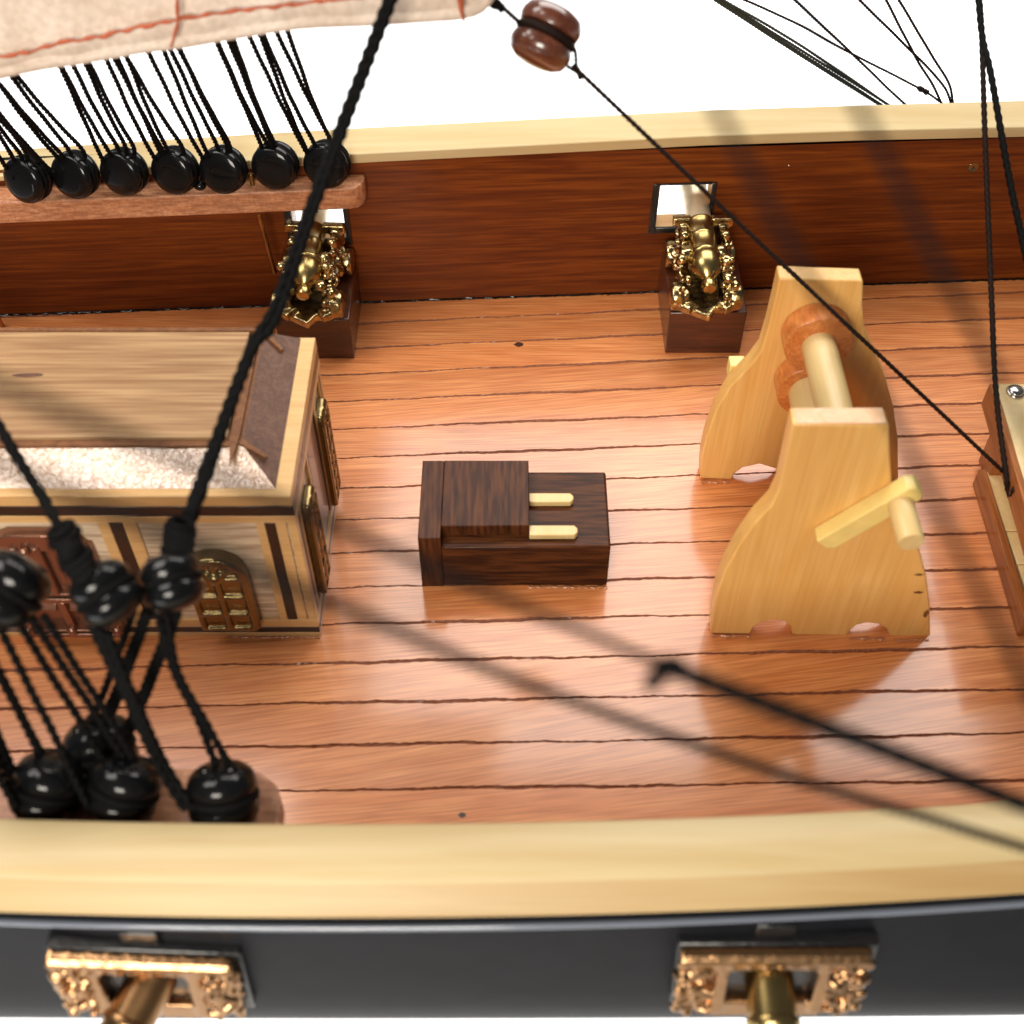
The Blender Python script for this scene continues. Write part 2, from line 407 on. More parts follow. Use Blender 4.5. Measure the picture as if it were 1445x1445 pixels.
mb = MB(); mb.uv = []
X0, X1, ST = -16.0, 15.6, 0.07
nx = int((X1-X0)/ST)
def seam_y(i, x):
    a = -6.06+0.837*i; b = -5.86+0.89*i
    return a+(b-a)*(x+3.3)/13
rnd = random.Random(3)
seam = {}
for i in range(-4, 17):
    ph = [rnd.uniform(0, 6.28) for _ in range(5)]
    row = []
    for k in range(nx+1):
        x = X0+(X1-X0)*k/nx
        j = 0.010*math.sin(x*1.3+ph[0])+0.008*math.sin(x*3.7+ph[1])+0.006*rnd.uniform(-1, 1)+0.005*math.sin(x*9+ph[2])
        wd = 0.027*(0.75+0.35*math.sin(x*0.8+ph[3])+0.55*rnd.random())
        row.append((x, seam_y(i, x)+j, wd))
    seam[i] = row
gz = {(i, k): rnd.random() for i in range(-3, 16) for k in range(nx+1)}
for i in range(-3, 16):
    lo, hi = seam[i], seam[i+1]
    ang = R(rnd.uniform(2, 8))*(1 if rnd.random() < .85 else -1)
    if i in (0, 1, 2): ang = R(rnd.uniform(8, 12))
    if i >= 12: ang = R(rnd.uniform(0, 2))
    ox, oy = rnd.uniform(0, 60), rnd.uniform(0, 60)
    ca, sa = math.cos(ang), math.sin(ang)
    def U(p):
        bend = 0.0035*(p[0]-3)*abs(p[0]-3)
        return (p[0]*ca+p[1]*sa+ox, -p[0]*sa+p[1]*ca+oy+bend*0.6)
    for k in range(nx):
        a, b, c, d = lo[k], lo[k+1], hi[k+1], hi[k]
        pa = (a[0], a[1]+a[2], 0); pb = (b[0], b[1]+b[2], 0); pc = (c[0], c[1]-c[2], 0); pd = (d[0], d[1]-d[2], 0)
        mb.quad(pa, pb, pc, pd, 0); mb.uv.append([U(pa), U(pb), U(pc), U(pd)])
        # scored groove below the plank
        ga = (a[0], a[1], -0.014-.018*gz[(i, k)]); gb = (b[0], b[1], -0.014-.018*gz[(i, k+1)]); ha = (a[0], a[1]-a[2], 0); hb = (b[0], b[1]-b[2], 0)
        mb.quad(ga, gb, pb, pa, 1); mb.uv.append([U(pa)]*4)
        mb.quad(ha, hb, gb, ga, 1); mb.uv.append([U(pa)]*4)
dk = mb.build('deck', [DECK, SEAM]); tag(dk, None, None, kind='structure')
tn = dk.data.attributes.new('tone', 'FLOAT', 'FACE'); tr = random.Random(12)
tones = [tr.uniform(.86, 1.04) for _ in range(20)]
tn.data.foreach_set('value', [tones[(i//3)//nx] for i in range(len(dk.data.polygons))])

# ------------------------------------------------------------------ far bulwark
PORTS = [(-4.78, -3.66), (3.20, 4.34)]; PZ0, PZ1 = 1.87, 2.97
fb = thing('bulwark', 'dark red-brown inner bulwark with pale cap rail along the far edge of the deck', 'bulwark', (0, 6.57, 0))
mb = MB()
xs = [-17, -14, -11, -8, PORTS[0][0], PORTS[0][1], -1.5, 1, PORTS[1][0], PORTS[1][1], 7, 10, 13, 16]
zs = [-0.2, PZ0, PZ1, 3.86]
TH = 0.45
def W(x, d, z): return Vector((x, wall_y(x)+d, z))
for i in range(len(xs)-1):
    for j in range(3):
        hole = j == 1 and (xs[i], xs[i+1]) in [tuple(p) for p in PORTS]
        a, b = xs[i], xs[i+1]; z0, z1 = zs[j], zs[j+1]
        if not hole:
            mb.quad(W(a, 0, z0), W(b, 0, z0), W(b, 0, z1), W(a, 0, z1), 0)
            mb.quad(W(b, TH, z0), W(a, TH, z0), W(a, TH, z1), W(b, TH, z1), 1)
        else:
            mb.quad(W(a, 0, z0), W(b, 0, z0), W(b, TH, z0), W(a, TH, z0), 2)
            mb.quad(W(a, 0, z1), W(a, TH, z1), W(b, TH, z1), W(b, 0, z1), 2)
            mb.quad(W(a, 0, z0), W(a, TH, z0), W(a, TH, z1), W(a, 0, z1), 2)
            mb.quad(W(b, TH, z0), W(b, 0, z0), W(b, 0, z1), W(b, TH, z1), 2)
mb.build('inner_planking', [WALL, HULL, STRIPE], fb)
inner_top = [(-420, 272), (-160, 256), (0, 248), (240, 233), (500, 217), (720, 206), (1000, 191.5), (1220, 184), (1445, 179), (1620, 173), (1900, 167)]
inner_bot = [(-420, 278), (-160, 263), (0, 256), (240, 245), (500, 231), (720, 220), (1000, 206), (1220, 199), (1445, 194), (1620, 189), (1900, 184)]
outer_top = [(-420, 248), (-160, 226), (0, 212), (240, 196), (500, 180.5), (720, 169.5), (1000, 155), (1220, 148), (1445, 141.5), (1620, 135), (1900, 128)]
mb = MB(); rows = []
for it, ib, ot in zip(inner_top, inner_bot, outer_top):
    y = 6.4
    for _ in range(3):
        p = aty(it[0], it[1], y); y = wall_y(p.x)-0.10
    b = Vector((p.x, y, aty(ib[0], ib[1], y).z)); o = atz(ot[0], ot[1], p.z)
    o = p+(o-p)*((max(0.3, (o-p).length))/(o-p).length)
    rows.append((p, o, Vector((o.x, o.y, b.z)), b))
k = len(mb.v)
for r in rows: mb.v += list(r)
for i in range(len(rows)-1):
    for j in range(4):
        jj = (j+1) % 4
        mb.face((k+4*i+j, k+4*i+jj, k+4*i+4+jj, k+4*i+4+j), 0)
mb.face((0, 3, 2, 1)); mb.face(tuple(k+4*(len(rows)-1)+q for q in (0, 1, 2, 3)))
mb.build('cap_rail', RAIL, fb, bevel=0.025)
for (a, b) in PORTS:
    mb = MB(); t = 0.15
    rw = random.Random(int(a*10))
    for (x0, x1, z0, z1) in ((a-t, a, PZ0-t, PZ1+.05), (b, b+t*.75, PZ0-t*1.1, PZ1+.05), (a, b, PZ1, PZ1+.05), (a, b, PZ0-t, PZ0)):
        n = len(mb.v)
        mb.box((x0, 0, z0), (x1, 0.10, z1))
        for q in range(n, n+8):
            v = mb.v[q]; mb.v[q] = Vector((v.x+rw.uniform(-.012, .012), wall_y(v.x)-0.06+v.y*0.5, v.z+rw.uniform(-.012, .012)))
    mb.build('gunport_frame', FRAMEB, fb, bevel=0.02)
# wet glue line where wall meets the deck
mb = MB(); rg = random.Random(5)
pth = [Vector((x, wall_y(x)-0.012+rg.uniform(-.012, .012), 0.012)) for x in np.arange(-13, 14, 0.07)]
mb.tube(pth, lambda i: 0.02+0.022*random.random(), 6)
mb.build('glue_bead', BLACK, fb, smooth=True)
s_ = aty(1373, 235, wall_y(11.0)-0.03)
mb = MB(); M = align((0.1, -1, 0.1), s_); mb.lathe([(0.10, -0.05), (0.13, 0.0), (0.11, 0.04), (0.03, 0.03), (0.02, 0.0)], M, 14)
mb.build('screw_head', OLDGOLD, fb)
s_ = aty(1113, 233, wall_y(6.5)-0.01)
mb = MB(); mb.ball(s_, 0.03); mb.build('nail_tip', STEEL, fb)

# ------------------------------------------------------------------ near bulwark and hull
nb = thing('bulwark', 'black hull side with wide pale yellow cap rail and bronze gunports across the bottom edge', 'bulwark', (0, -9, 0))
def nrow(prof, mat, name, bevel=0, z=None, sm=True, n=80, x0=-16.2, x1=15.8, mats=None, hull=False):
    mb = MB(); k = len(prof)
    for i in range(n+1):
        x = x0+(x1-x0)*i/n; d = near_dy(x)
        mb.v += [Vector((x, y+d*(hull_w(zz) if hull else 1), zz)) for y, zz in prof]
    for i in range(n):
        for j in range(k-1):
            mb.face((i*k+j, i*k+j+1, (i+1)*k+j+1, (i+1)*k+j), mats[j] if mats else 0, sm)
    return mb.build(name, mat, nb, bevel=bevel)
nrow([(-8.78, 3.74), (-8.62, 3.74), (-8.58, 3.78), (-8.58, 4.01), (-8.62, 4.05), (-9.20, 4.05), (-9.29, 4.03), (-9.36, 3.98), (-9.67, 3.80), (-9.70, 3.76), (-9.69, 3.73), (-9.5, 3.72)], [RAIL, RAIL_SHADED], 'cap_rail', mats=[0, 0, 0, 0, 0, 0, 0, 1, 1, 1, 1])
nrow([(-8.78, 3.74), (-8.78, -0.2)], WALL, 'inner_planking')
nrow([(-9.5, 3.72), (-9.61, 3.715), (-9.62, 3.60), (-9.655, 3.45), (-9.74, 3.0), (-9.85, 2.4), (-9.95, 1.8), (-10.0, 1.4), (-10.0, 1.0), (-9.9, 0.5), (-9.5, -0.6), (-8.7, -1.8), (-6, -3.2), (0, -4.2), (4.5, -3.4), (5.6, -2.2)], HULL, 'hull_side', hull=True)
mb = MB(); pth = [Vector((x, -9.70+near_dy(x), 3.44)) for x in np.linspace(-16, 15.6, 100)]
mb.tube(pth, 0.05, 14); mb.build('bead_moulding', BEAD, nb)

def hull_y(z):
    P = [(3.6, -9.62), (3.0, -9.74), (2.4, -9.85), (1.8, -9.95), (1.0, -10.0)]
    for (z0, y0), (z1, y1) in zip(P, P[1:]):
        if z0 >= z >= z1: return y0+(y1-y0)*(z0-z)/(z0-z1)
    return -10.0
def near_frame(cx, wdt, label=None, seed=0, skew=0):
    rw = random.Random(seed)
    z0, z1 = 1.86, 2.98; ow = 0.62; dy = near_dy(cx)
    out = 0.30
    def P(x, z, d): return Vector((cx+x, hull_y(z)+dy*hull_w(z)-d, z+skew*x))
    mb = MB()
    hx = wdt/2; ix = wdt*0.235
    def slab(x0, x1, za, zb, d0, d1):
        pts = [P(x0, za, d0), P(x1, za, d0), P(x1, zb, d0), P(x0, zb, d0)]
        q = [P(x0, za, d1), P(x1, za, d1), P(x1, zb, d1), P(x0, zb, d1)]
        n = len(mb.v); mb.v += pts+q
        for f in ((0, 1, 2, 3), (7, 6, 5, 4), (0, 4, 5, 1), (1, 5, 6, 2), (2, 6, 7, 3), (3, 7, 4, 0)): mb.face(tuple(n+i for i in f))
    slab(-hx, -ix-.14, z0+.02, z1, .18, out-.03); slab(ix+.14, hx, z0+.02, z1, .18, out-.03)
    slab(-ix-.16, -ix, z0, z1, .16, out+.05); slab(ix, ix+.16, z0, z1, .16, out+.05)
    slab(-hx, hx, z1-.22, z1+.10, .18, out+.02); slab(-hx, hx, z1-.02, z1+.05, .18, out+.07)
    slab(-ix-.16, ix+.16, z0-.16, z0+.18, .16, out)
    for s in (-1, 1):                                    # cast scroll ornament on the two side panels
        for q in range(26):
            x = s*(ix+.2+rw.random()*(hx-ix-.2)); z = z0+.0+rw.random()*(z1-z0-.1)
            mb.ball(P(x, z, out+rw.uniform(-.02, .06)), rw.uniform(.045, .10), (1, 1, 1), 8)
        for q in range(5):
            x = s*(hx-.04+rw.uniform(-.05, .06)); z = z0+.1+q*.22
            mb.ball(P(x, z, out-.04), rw.uniform(.07, .11), (1, 1, 1.1), 8)
        mb.torus(P(s*(ix+hx+.15)/2, z0+.32, out), .13, .045, (0, -1, .1), 14, 6)
        mb.torus(P(s*(ix+hx+.15)/2, z0+.68, out), .11, .04, (0, -1, .1), 14, 6)
    for q in range(12):
        mb.ball(P(-hx+.1+(wdt-.2)*q/11, z1-.1, out+.03), rw.uniform(.03, .06), (1.5, 1, 1), 8)
    fr = mb.build('gunport_surround', BRONZE, nb, remesh=0.026)
    mb = MB(); 
    def slab2(x0, x1, za, zb, d0, d1):
        pts = [P(x0, za, d0), P(x1, za, d0), P(x1, zb, d0), P(x0, zb, d0)]
        q = [P(x0, za, d1), P(x1, za, d1), P(x1, zb, d1), P(x0, zb, d1)]
        n = len(mb.v); mb.v += pts+q
        for f in ((0, 1, 2, 3), (7, 6, 5, 4), (0, 4, 5, 1), (1, 5, 6, 2), (2, 6, 7, 3), (3, 7, 4, 0)): mb.face(tuple(n+i for i in f))
    slab2(-hx-.02, hx+.10, z0-.1, z1+.11, -.05, .17)
    mb.build('black_backing', FRAMEB, fr, bevel=0.03)
    mb = MB(); slab2(-ix*.45, ix*.45, z1+.13, z1+.36, -.05, .10)
    mb.build('lid_batten', FRAMEB, fr, bevel=0.03)
    return P
PA = near_frame(-4.72, 2.30, seed=1, skew=-.11)
PB = near_frame(3.36, 2.44, seed=2)

# near cannon muzzles poking out
def muzzle(P, cx, dirv, label, mat):
    o = P(0, 2.38, 0.15)
    t = thing('cannon', label, 'cannon', o, 'cannons poking out of the near gunports')
    M = align(dirv, o)
    mb = MB(); mb.lathe([(.33, -.35), (.325, .15), (.315, .50), (.35, .52), (.355, .57), (.35, .62), (.33, .64), (.35, 1.0), (.37, 1.3), (.40, 1.36), (.42, 1.48), (.38, 1.58), (.24, 1.6), (.22, 1.4)], M, 28)
    mb.build('barrel', mat, t)
muzzle(PA, -4.6, (-0.42, -1, -0.22), 'copper-toned cannon barrel slanting out of the near gunport below the lanyards', COPPER if False else BRASSD)
muzzle(PB, 3.36, (0.0, -1, -0.18), 'straight brass cannon barrel in the near gunport below the plain stretch of rail', BRASS)

# ------------------------------------------------------------------ pin rails with deadeyes
def pinrail(label, far):
    t = thing('channel_board', label, 'channel board', (-6, 5.5, 3) if far else (-6, -8, 3))
    mb = MB()
    if far:
        z1, z0 = 3.50, 2.98
        A = atz(-160, 300, z1); B = atz(500, 266, z1); Cc = atz(527, 236, z1)
        A.y = B.y-0.055*(B.x-A.x)*1.25
        y_b = wall_y(B.x)-0.02
        pts = [A, B+Vector((-.12, -.0, 0)), B+Vector((.02, .03, 0)), B+Vector((.12, .15, 0)), Vector((B.x+.18, B.y+.35, z1)), Vector((B.x+.18, wall_y(B.x+.2)-.004, z1)), Vector((A.x, wall_y(A.x)-.004, z1))]
        mb.prism(pts, (0, 0, z0-z1))
        mb.build('board', PINW, t, bevel=0.04, seg=3)
        mb = MB(); p = aty(357, 262, B.y+0.15); p.z = z1
        mb.lathe([(.055, 0), (.055, .24), (.045, .26)], align((0, 0, 1), p), 12); mb.build('brass_pin', BRASS, t)
        for (q0, q1, zz) in (((372, 312), (388, 385), 1.5), ((-8, 400), (8, 470), 0.4)):
            a = aty(*q0, 6.0); 
            mb = MB(); a = Vector((a.x, 5.7 if q0[0] > 0 else 5.4, 2.98)); b = aty(q1[0], q1[1], a.y+0.12)
            mb.tube([a, b], .05, 10); mb.build('support_rod', BRASSD, t)
    else:
        z1, z0 = 3.2, 2.82
        pts = [(-12, -8.776, z1), (-3.22, -8.776, z1), (-3.14, -8.2, z1), (-3.16, -7.85, z1), (-3.26, -7.6, z1), (-3.5, -7.42, z1), (-4, -7.36, z1), (-12, -7.3, z1)]
        mb.prism(pts, (0, 0, z0-z1)); mb.build('board', PINW, t, bevel=0.04, seg=3)
        p = atz(133, 1086, 3.2)
        mb = MB(); mb.lathe([(.10, 0), (.10, .16), (.06, .2)], align((0, 0, 1), p), 12); mb.build('brass_pin', BRASS, t)
    return t
pinrail('rough pinkish-brown board fixed along the far bulwark under the row of black deadeyes', True)
pinrail('reddish-brown board behind the near rail carrying the glossy black deadeyes', False)

def make_deadeye(label, loc, r=0.47, th=0.26, holes=False):
    t = thing('deadeye', label, 'deadeye', loc)
    M = Matrix.Translation(Vector(loc))
    mb = MB()
    half = [(r*.86, 0), (r*.92, th*.15), (r, th*.36), (r*1.0, th*.56), (r*.93, th*.82), (r*.82, th*.95), (r*.6, th*1.02), (r*.25, th*1.04)]
    if holes: half = [(r*.86, 0), (r*.93, th*.17), (r, th*.36), (r*.98, th*.55), (r*.88, th*.80), (r*.68, th*.98), (r*.4, th*1.08), (r*.15, th*1.12)]
    prof = [(a, -b) for a, b in half[:0:-1]]+half
    mb.lathe(prof, M, 32)
    for a in ((90, 210, 330) if holes else ()):
        c = M @ Vector((r*.42*math.cos(R(a)), r*.42*math.sin(R(a)), th*1.06))
        mb.torus(c, .085, .018, (0, 0, 1), 14, 6)
    mb.build('shell', BLACK, t)
    mb = MB(); mb.torus(loc, r*.90, .06, (0, 0, 1), 32, 8); mb.build('strop', ROPE, t)
    return t
def face_rot(d, roll=0.0):
    q = Vector(d).normalized().to_track_quat('Z', 'Y')
    return (q.to_matrix() @ Matrix.Rotation(roll, 3, 'Z')).to_euler()

def strand(t, pts, r, mat=ROPE, wob=0.0, name='strand', amp=0.22):
    mb = MB(); mb.rope(pts, r, wob=wob, amp=amp); return mb.build(name, mat, t)

FAR_DE = [(40, 252), (107, 246), (176, 242), (248, 240), (316, 239), (389, 233), (462, 231)]
FAR_L = ['black deadeye on the far board touching the left edge of the photo', 'black deadeye second from the left edge on the far board',
         'black deadeye third from the left edge on the far board', 'black deadeye at the middle of the seven on the far board',
         'black deadeye on the far board just left of the short brass pin', 'black deadeye on the far board just right of the short brass pin',
         'black deadeye at the rounded right end of the far board, behind the thick shroud']
first = None; far_c = []
for i, (px, py) in enumerate(FAR_DE):
    p = atz(px, py, 4.05)
    rot = face_rot((-0.36+0.04*i, -0.86, 0.22+0.05*math.sin(i*2.1)), 0.3*math.sin(i*1.7))
    if first is None:
        first = make_deadeye(FAR_L[0], p); first['group'] = 'deadeyes along the far bulwark'; o = first; o.rotation_euler = rot
    else: o = dup(first, p, FAR_L[i], None, rot)
    far_c.append(p)
# short spare bead between two deadeyes
mb = MB(); p = atz(282, 262, 3.75); mb.ball(p, .11, (1.2, 1, .9)); tag(mb.build('bead', BLACK), 'tiny black bead between two deadeyes on the far board', 'bead')

# lanyards: thin twisted strands rising from each far deadeye to the upper left
FARL = [
    [((20, 228), (-40, 130)), ((30, 222), (-30, 140)), ((38, 221), (-25, 125)), ((10, 240), (-50, 150))],
    [((75, 246), (-10, 150)), ((85, 228), (-6, 112)), ((92, 226), (-2, 118)), ((100, 218), (2, 92)), ((118, 216), (8, 90)), ((60, 232), (-20, 145))],
    [((147, 232), (78, 80)), ((158, 224), (80, 82)), ((168, 214), (96, 78)), ((178, 212), (112, 72)), ((189, 212), (118, 74))],
    [((222, 232), (140, 60)), ((232, 220), (152, 66)), ((236, 214), (170, 58)), ((258, 212), (166, 60)), ((228, 222), (157, 64))],
    [((288, 228), (202, 58)), ((296, 228), (222, 52)), ((308, 212), (232, 54)), ((320, 208), (246, 52)), ((324, 208), (244, 55))],
    [((368, 206), (298, 45)), ((378, 208), (301, 44)), ((384, 206), (314, 40)), ((388, 208), (324, 40)), ((386, 216), (320, 42))],
    [((432, 216), (344, 36)), ((432, 212), (362, 36)), ((444, 206), (366, 36)), ((466, 200), (382, 30)), ((468, 206), (400, 28))],
]
for i, ls in enumerate(FARL):
    t = thing('lanyard', 'bundle of thin black twisted lanyards rising from the ' + ['leftmost far deadeye', 'second far deadeye from the left edge', 'third far deadeye from the left edge', 'middle far deadeye', 'far deadeye left of the brass pin', 'far deadeye right of the brass pin', 'far deadeye nearest the thick shroud'][i],
              'lanyard', far_c[i], None)
    for (a, b) in ls:
        A = far_c[i]+(atz(a[0], a[1], 3.62)-far_c[i])
        pa = aty(a[0], a[1], far_c[i].y-0.05)
        e = (b[0]+(b[0]-a[0])*0.35, b[1]+(b[1]-a[1])*0.35)
        pe = aty(e[0], e[1], 3.6)
        mid = pa.lerp(pe, .35)+Vector((random.uniform(-.03, .03), 0, random.uniform(-.05, .0)))
        inn = far_c[i]+(pa-far_c[i])*0.55+Vector((0, -.16, .0))
        strand(t, [inn, pa, mid, pe], .042, wob=.006)

# ------------------------------------------------------------------ near deadeyes
ND = [((67, 1112), 3.66, 'glossy black deadeye on the near board at the left edge of the photo'),
      ((175, 1115), 3.66, 'glossy black deadeye on the near board, middle of the front three'),
      ((315, 1124), 3.66, 'glossy black deadeye at the right end of the near board')]
near_first = None; near_c = []
for i, ((px, py), z, lab) in enumerate(ND):
    p = atz(px, py, z)
    rot = face_rot((0.25-0.1*i, -0.50, 0.9), 0.5*i)
    rot = face_rot((0.3-.35*(i == 2), 0.62, 0.72), 0.5*i)
    if near_first is None:
        near_first = make_deadeye(lab, p, .47, .41, True); near_first['group'] = 'deadeyes on the near board'; o = near_first; o.rotation_euler = rot
    else: o = dup(near_first, p, lab, None, rot)
    near_c.append(p)
p = atz(143, 1058, 3.55); near_c.append(p)
dup(near_first, p, 'black deadeye behind the front three on the near board', 'deadeyes on the near board', face_rot((-.2, .5, .75), 1))
UP = [((10, 832), 6.3, (0.5, 0.75, 0.4), 'black deadeye hanging in front of the copper door at the left edge'),
      ((150, 838), 6.5, (-0.55, .6, 0.55), 'blurred black deadeye hanging in front of the cabin beside the copper door'),
      ((243, 822), 6.3, (-0.3, 0.8, 0.5), 'black deadeye hanging from the thick shroud beside the gold arched window')]
up_c = []
for i, ((px, py), z, d, lab) in enumerate(UP):
    p = atz(px, py, z); up_c.append(p)
    o = dup(near_first, p, lab, 'deadeyes hanging from the near shrouds', face_rot(d, 0.4*i))
    o.scale = (1, .84, .8)[i], (1, .84, .8)[i], (1, .84, .8)[i]

def lan(label, ls, r=.05):
    pa = ls[0][0]
    t = thing('lanyard', label, 'lanyard', pa)
    for l in ls:
        strand(t, l, r, wob=.008)
L1, L2, L3, L4 = near_c; U1, U2, U3 = up_c
def seg(a, b, za, zb, sag=0.0):
    A = atz(a[0], a[1], za); B = atz(b[0], b[1], zb)
    return [A, A.lerp(B, .5)+Vector((0, 0, -sag)), B]
lan('black lanyards at the left photo edge reaching the leftmost near deadeye',
    [seg((-30, 900), (62, 1072), 6.0, 3.9), seg((-22, 905), (57, 1068), 6.0, 3.9), seg((-60, 960), (35, 1140), 6.0, 3.7), seg((-65, 985), (28, 1150), 6.0, 3.7), seg((-50, 930), (22, 1100), 6.0, 3.8)], .055)
lan('four spaced black lanyards reaching the middle near deadeye',
    [seg((0, 885), (130, 1150), 6.1, 3.7, .05), seg((25, 875), (150, 1080), 6.1, 3.9, .04), seg((45, 872), (180, 1078), 6.1, 3.9, .05), seg((62, 868), (196, 1082), 6.2, 3.9, .0)], .05)
lan('thick doubled lanyard curving from the blurred deadeye down to the near board',
    [[atz(128, 880, 6.3), atz(175, 975, 5.4), atz(225, 1085, 4.3), atz(262, 1142, 3.8)], [atz(150, 890, 6.3), atz(190, 985, 5.4), atz(232, 1080, 4.3), atz(275, 1145, 3.8)], [atz(138, 884, 6.35), atz(182, 980, 5.45), atz(222, 1070, 4.4), atz(255, 1120, 3.8)]], .058)
lan('black lanyards crossing from the shroud deadeye down to the deadeye behind the others',
    [seg((190, 860), (122, 1036), 6.0, 3.7), seg((205, 862), (138, 1034), 6.0, 3.7), seg((212, 862), (147, 1036), 6.0, 3.7), seg((246, 862), (172, 1044), 6.0, 3.7), seg((254, 862), (179, 1046), 6.0, 3.7)], .05)
lan('bowed pair of black lanyards ending at the rightmost near deadeye',
    [[atz(222, 862, 6.0), atz(245, 945, 5.3), atz(278, 1015, 4.6), atz(309, 1088, 3.9)], [atz(236, 866, 6.0), atz(250, 945, 5.3), atz(292, 1025, 4.6), atz(332, 1092, 3.9)]], .05)

# shrouds
sh = thing('shroud', 'thick black shroud rising past the cabin roof to the top edge of the photo', 'shroud', U3)
a = U3+Vector((.02, .12, .25)); top = atd(566, -40, 16.3)
for k in (-1, 1):
    m1 = atd(372, 470, 16.1)+Vector((.062*k, 0, 0)); m2 = atd(350, 505, 15.95)+Vector((.028*k, 0, 0)); m15 = atd(395, 425, 16.2)+Vector((.05*k, 0, 0)); m3 = atd(447, 275, 16.3)+Vector((.04*k, 0, 0))
    low = atd(262, 745, 15.3)+Vector((.04*k, 0, 0))
    strand(sh, [low, m2, m1, m15, m3, top+Vector((.035*k, 0, 0))], .064 if k < 0 else .060, name='rope', amp=.2)
mb = MB(); mb.rope([atd(300, 640, 15.6), atd(262, 748, 15.3), a], .095, amp=.2); mb.build('doubled_end', ROPE, sh)
mb = MB(); q = atd(247, 772, 15.1)
for j in range(9):
    c = q+Vector((0.012*j, 0.03*j-.05, 0.045*j-.12)); mb.torus(c, .15+.02*math.sin(j*2.2), .05, Vector((.3, .45, .8)), 18, 8)
mb.ball(q+Vector((.05, .1, .05)), .17, (1, 1, 1.4)); mb.build('seizing', ROPE, sh)
sh2 = thing('shroud', 'black shroud leaving the left edge of the photo above the copper door', 'shroud', U2)
strand(sh2, [U2+Vector((-.3, .12, .2)), atd(88, 752, 14.9), atd(40, 670, 15.4), atd(-80, 470, 16.6)], .07, name='rope', amp=.15)
mb = MB()
for j in range(7):
    mb.torus(atd(86+5.5*j, 748+10.5*j, 14.8-.07*j), .14+.03*math.sin(j*1.9), .06, Vector((-.35, .3, .8)), 16, 8)
mb.ball(atd(103, 785, 14.6), .19, (1, 1, 1.3)); mb.build('seizing', ROPE, sh2)

# ------------------------------------------------------------------ hatch
h = thing('companion_hatch', 'dark brown wooden hatch block with sliding cover and two cream runners at mid deck', 'hatch', (0, -0.8, 0))
mb = MB(); mb.box((-1.294, -1.83, 0), (1.80, 0.03, 1.18)); mb.build('base', WENGE, h, bevel=0.05, seg=3)
mb = MB(); mb.box((-1.29, -1.55, 1.18), (0.315, 0.06, 1.46)); mb.build('sliding_cover', WENGE_X, h, bevel=0.018, seg=3)
mb = MB(); mb.box((-1.70, -1.838, 0), (-1.292, 0.058, 1.455)); mb.build('end_board', WENGE_X, h, bevel=0.012, seg=2)
ra, rb_ = atz(800, 702, 1.31), atz(800, 748, 1.31)
for (y0, y1, xe) in ((ra.y-.11, ra.y+.11, 1.15), (rb_.y-.115, rb_.y+.115, 1.20)):
    mb = MB(); x0 = 0.318
    mb.prism([(x0, y0, 1.183), (xe-.06, y0, 1.183), (xe, y0+.07, 1.183), (xe, y1-.07, 1.183), (xe-.06, y1, 1.183), (x0, y1, 1.183)], (0, 0, .13))
    mb.build('runner', CREAM, h, bevel=0.015)
mb = MB(); rg = random.Random(9); rr = [rg.uniform(.012, .036) for q in range(40)]
mb.tube([(0.3+q*.0385, -1.86-rg.random()*.03, .012) for q in range(40)], lambda i: rr[i], 8)
mb.build('glue_bead', GLUE, h)

# ------------------------------------------------------------------ windlass
wl = thing('windlass', 'yellow maple windlass with two curved cheek plates, two barrels and a crank', 'windlass', (5.6, -1, 0))
NEAR = [(1003, 894), (1005, 868), (1011, 838), (1024, 803), (1043, 769), (1064, 739), (1088, 714), (1099, 690), (1107, 655), (1114, 622), (1119, 599), (1254, 601), (1256, 640), (1259, 690), (1268, 718), (1284, 745), (1298, 778), (1307, 812), (1312, 850), (1313, 900),
        (1256, 898), (1250, 887), (1240, 881), (1222, 879), (1208, 883), (1200, 890), (1196, 897), (1118, 896), (1115, 884), (1106, 877), (1092, 875), (1076, 878), (1064, 885), (1058, 895)]
FAR = [(988, 675), (990, 645), (997, 615), (1010, 580), (1030, 546), (1058, 517), (1074, 496), (1084, 462), (1093, 425), (1100, 393), (1218, 397), (1217, 432), (1220, 466), (1233, 497), (1250, 535), (1261, 575), (1267, 620), (1268, 684),
       (1215, 682), (1208, 668), (1190, 662), (1172, 668), (1166, 680), (1102, 678), (1095, 662), (1072, 655), (1048, 660), (1037, 668), (1032, 677)]
y0 = -2.95; y1 = 0.86
mb = MB(); mb.prism([aty(a, b, y0) for a, b in NEAR], (0, 0.36, 0)); ck = mb.build('cheek_plate', MAPLE, wl, bevel=0.03, seg=2)
mb = MB(); mb.prism([aty(a, b, y1) for a, b in FAR], (0, 0.36, 0)); mb.build('cheek_plate', MAPLE, wl, bevel=0.03, seg=2)
tl, tr = aty(1121, 599, y0), aty(1253, 601, y0)
mb = MB(); mb.box((tl.x+.03, y0+.02, tl.z-.02), (tr.x-.03, y0+.34, tl.z+.012)); mb.build('end_grain', MAPLE_END, ck, bevel=0.01)
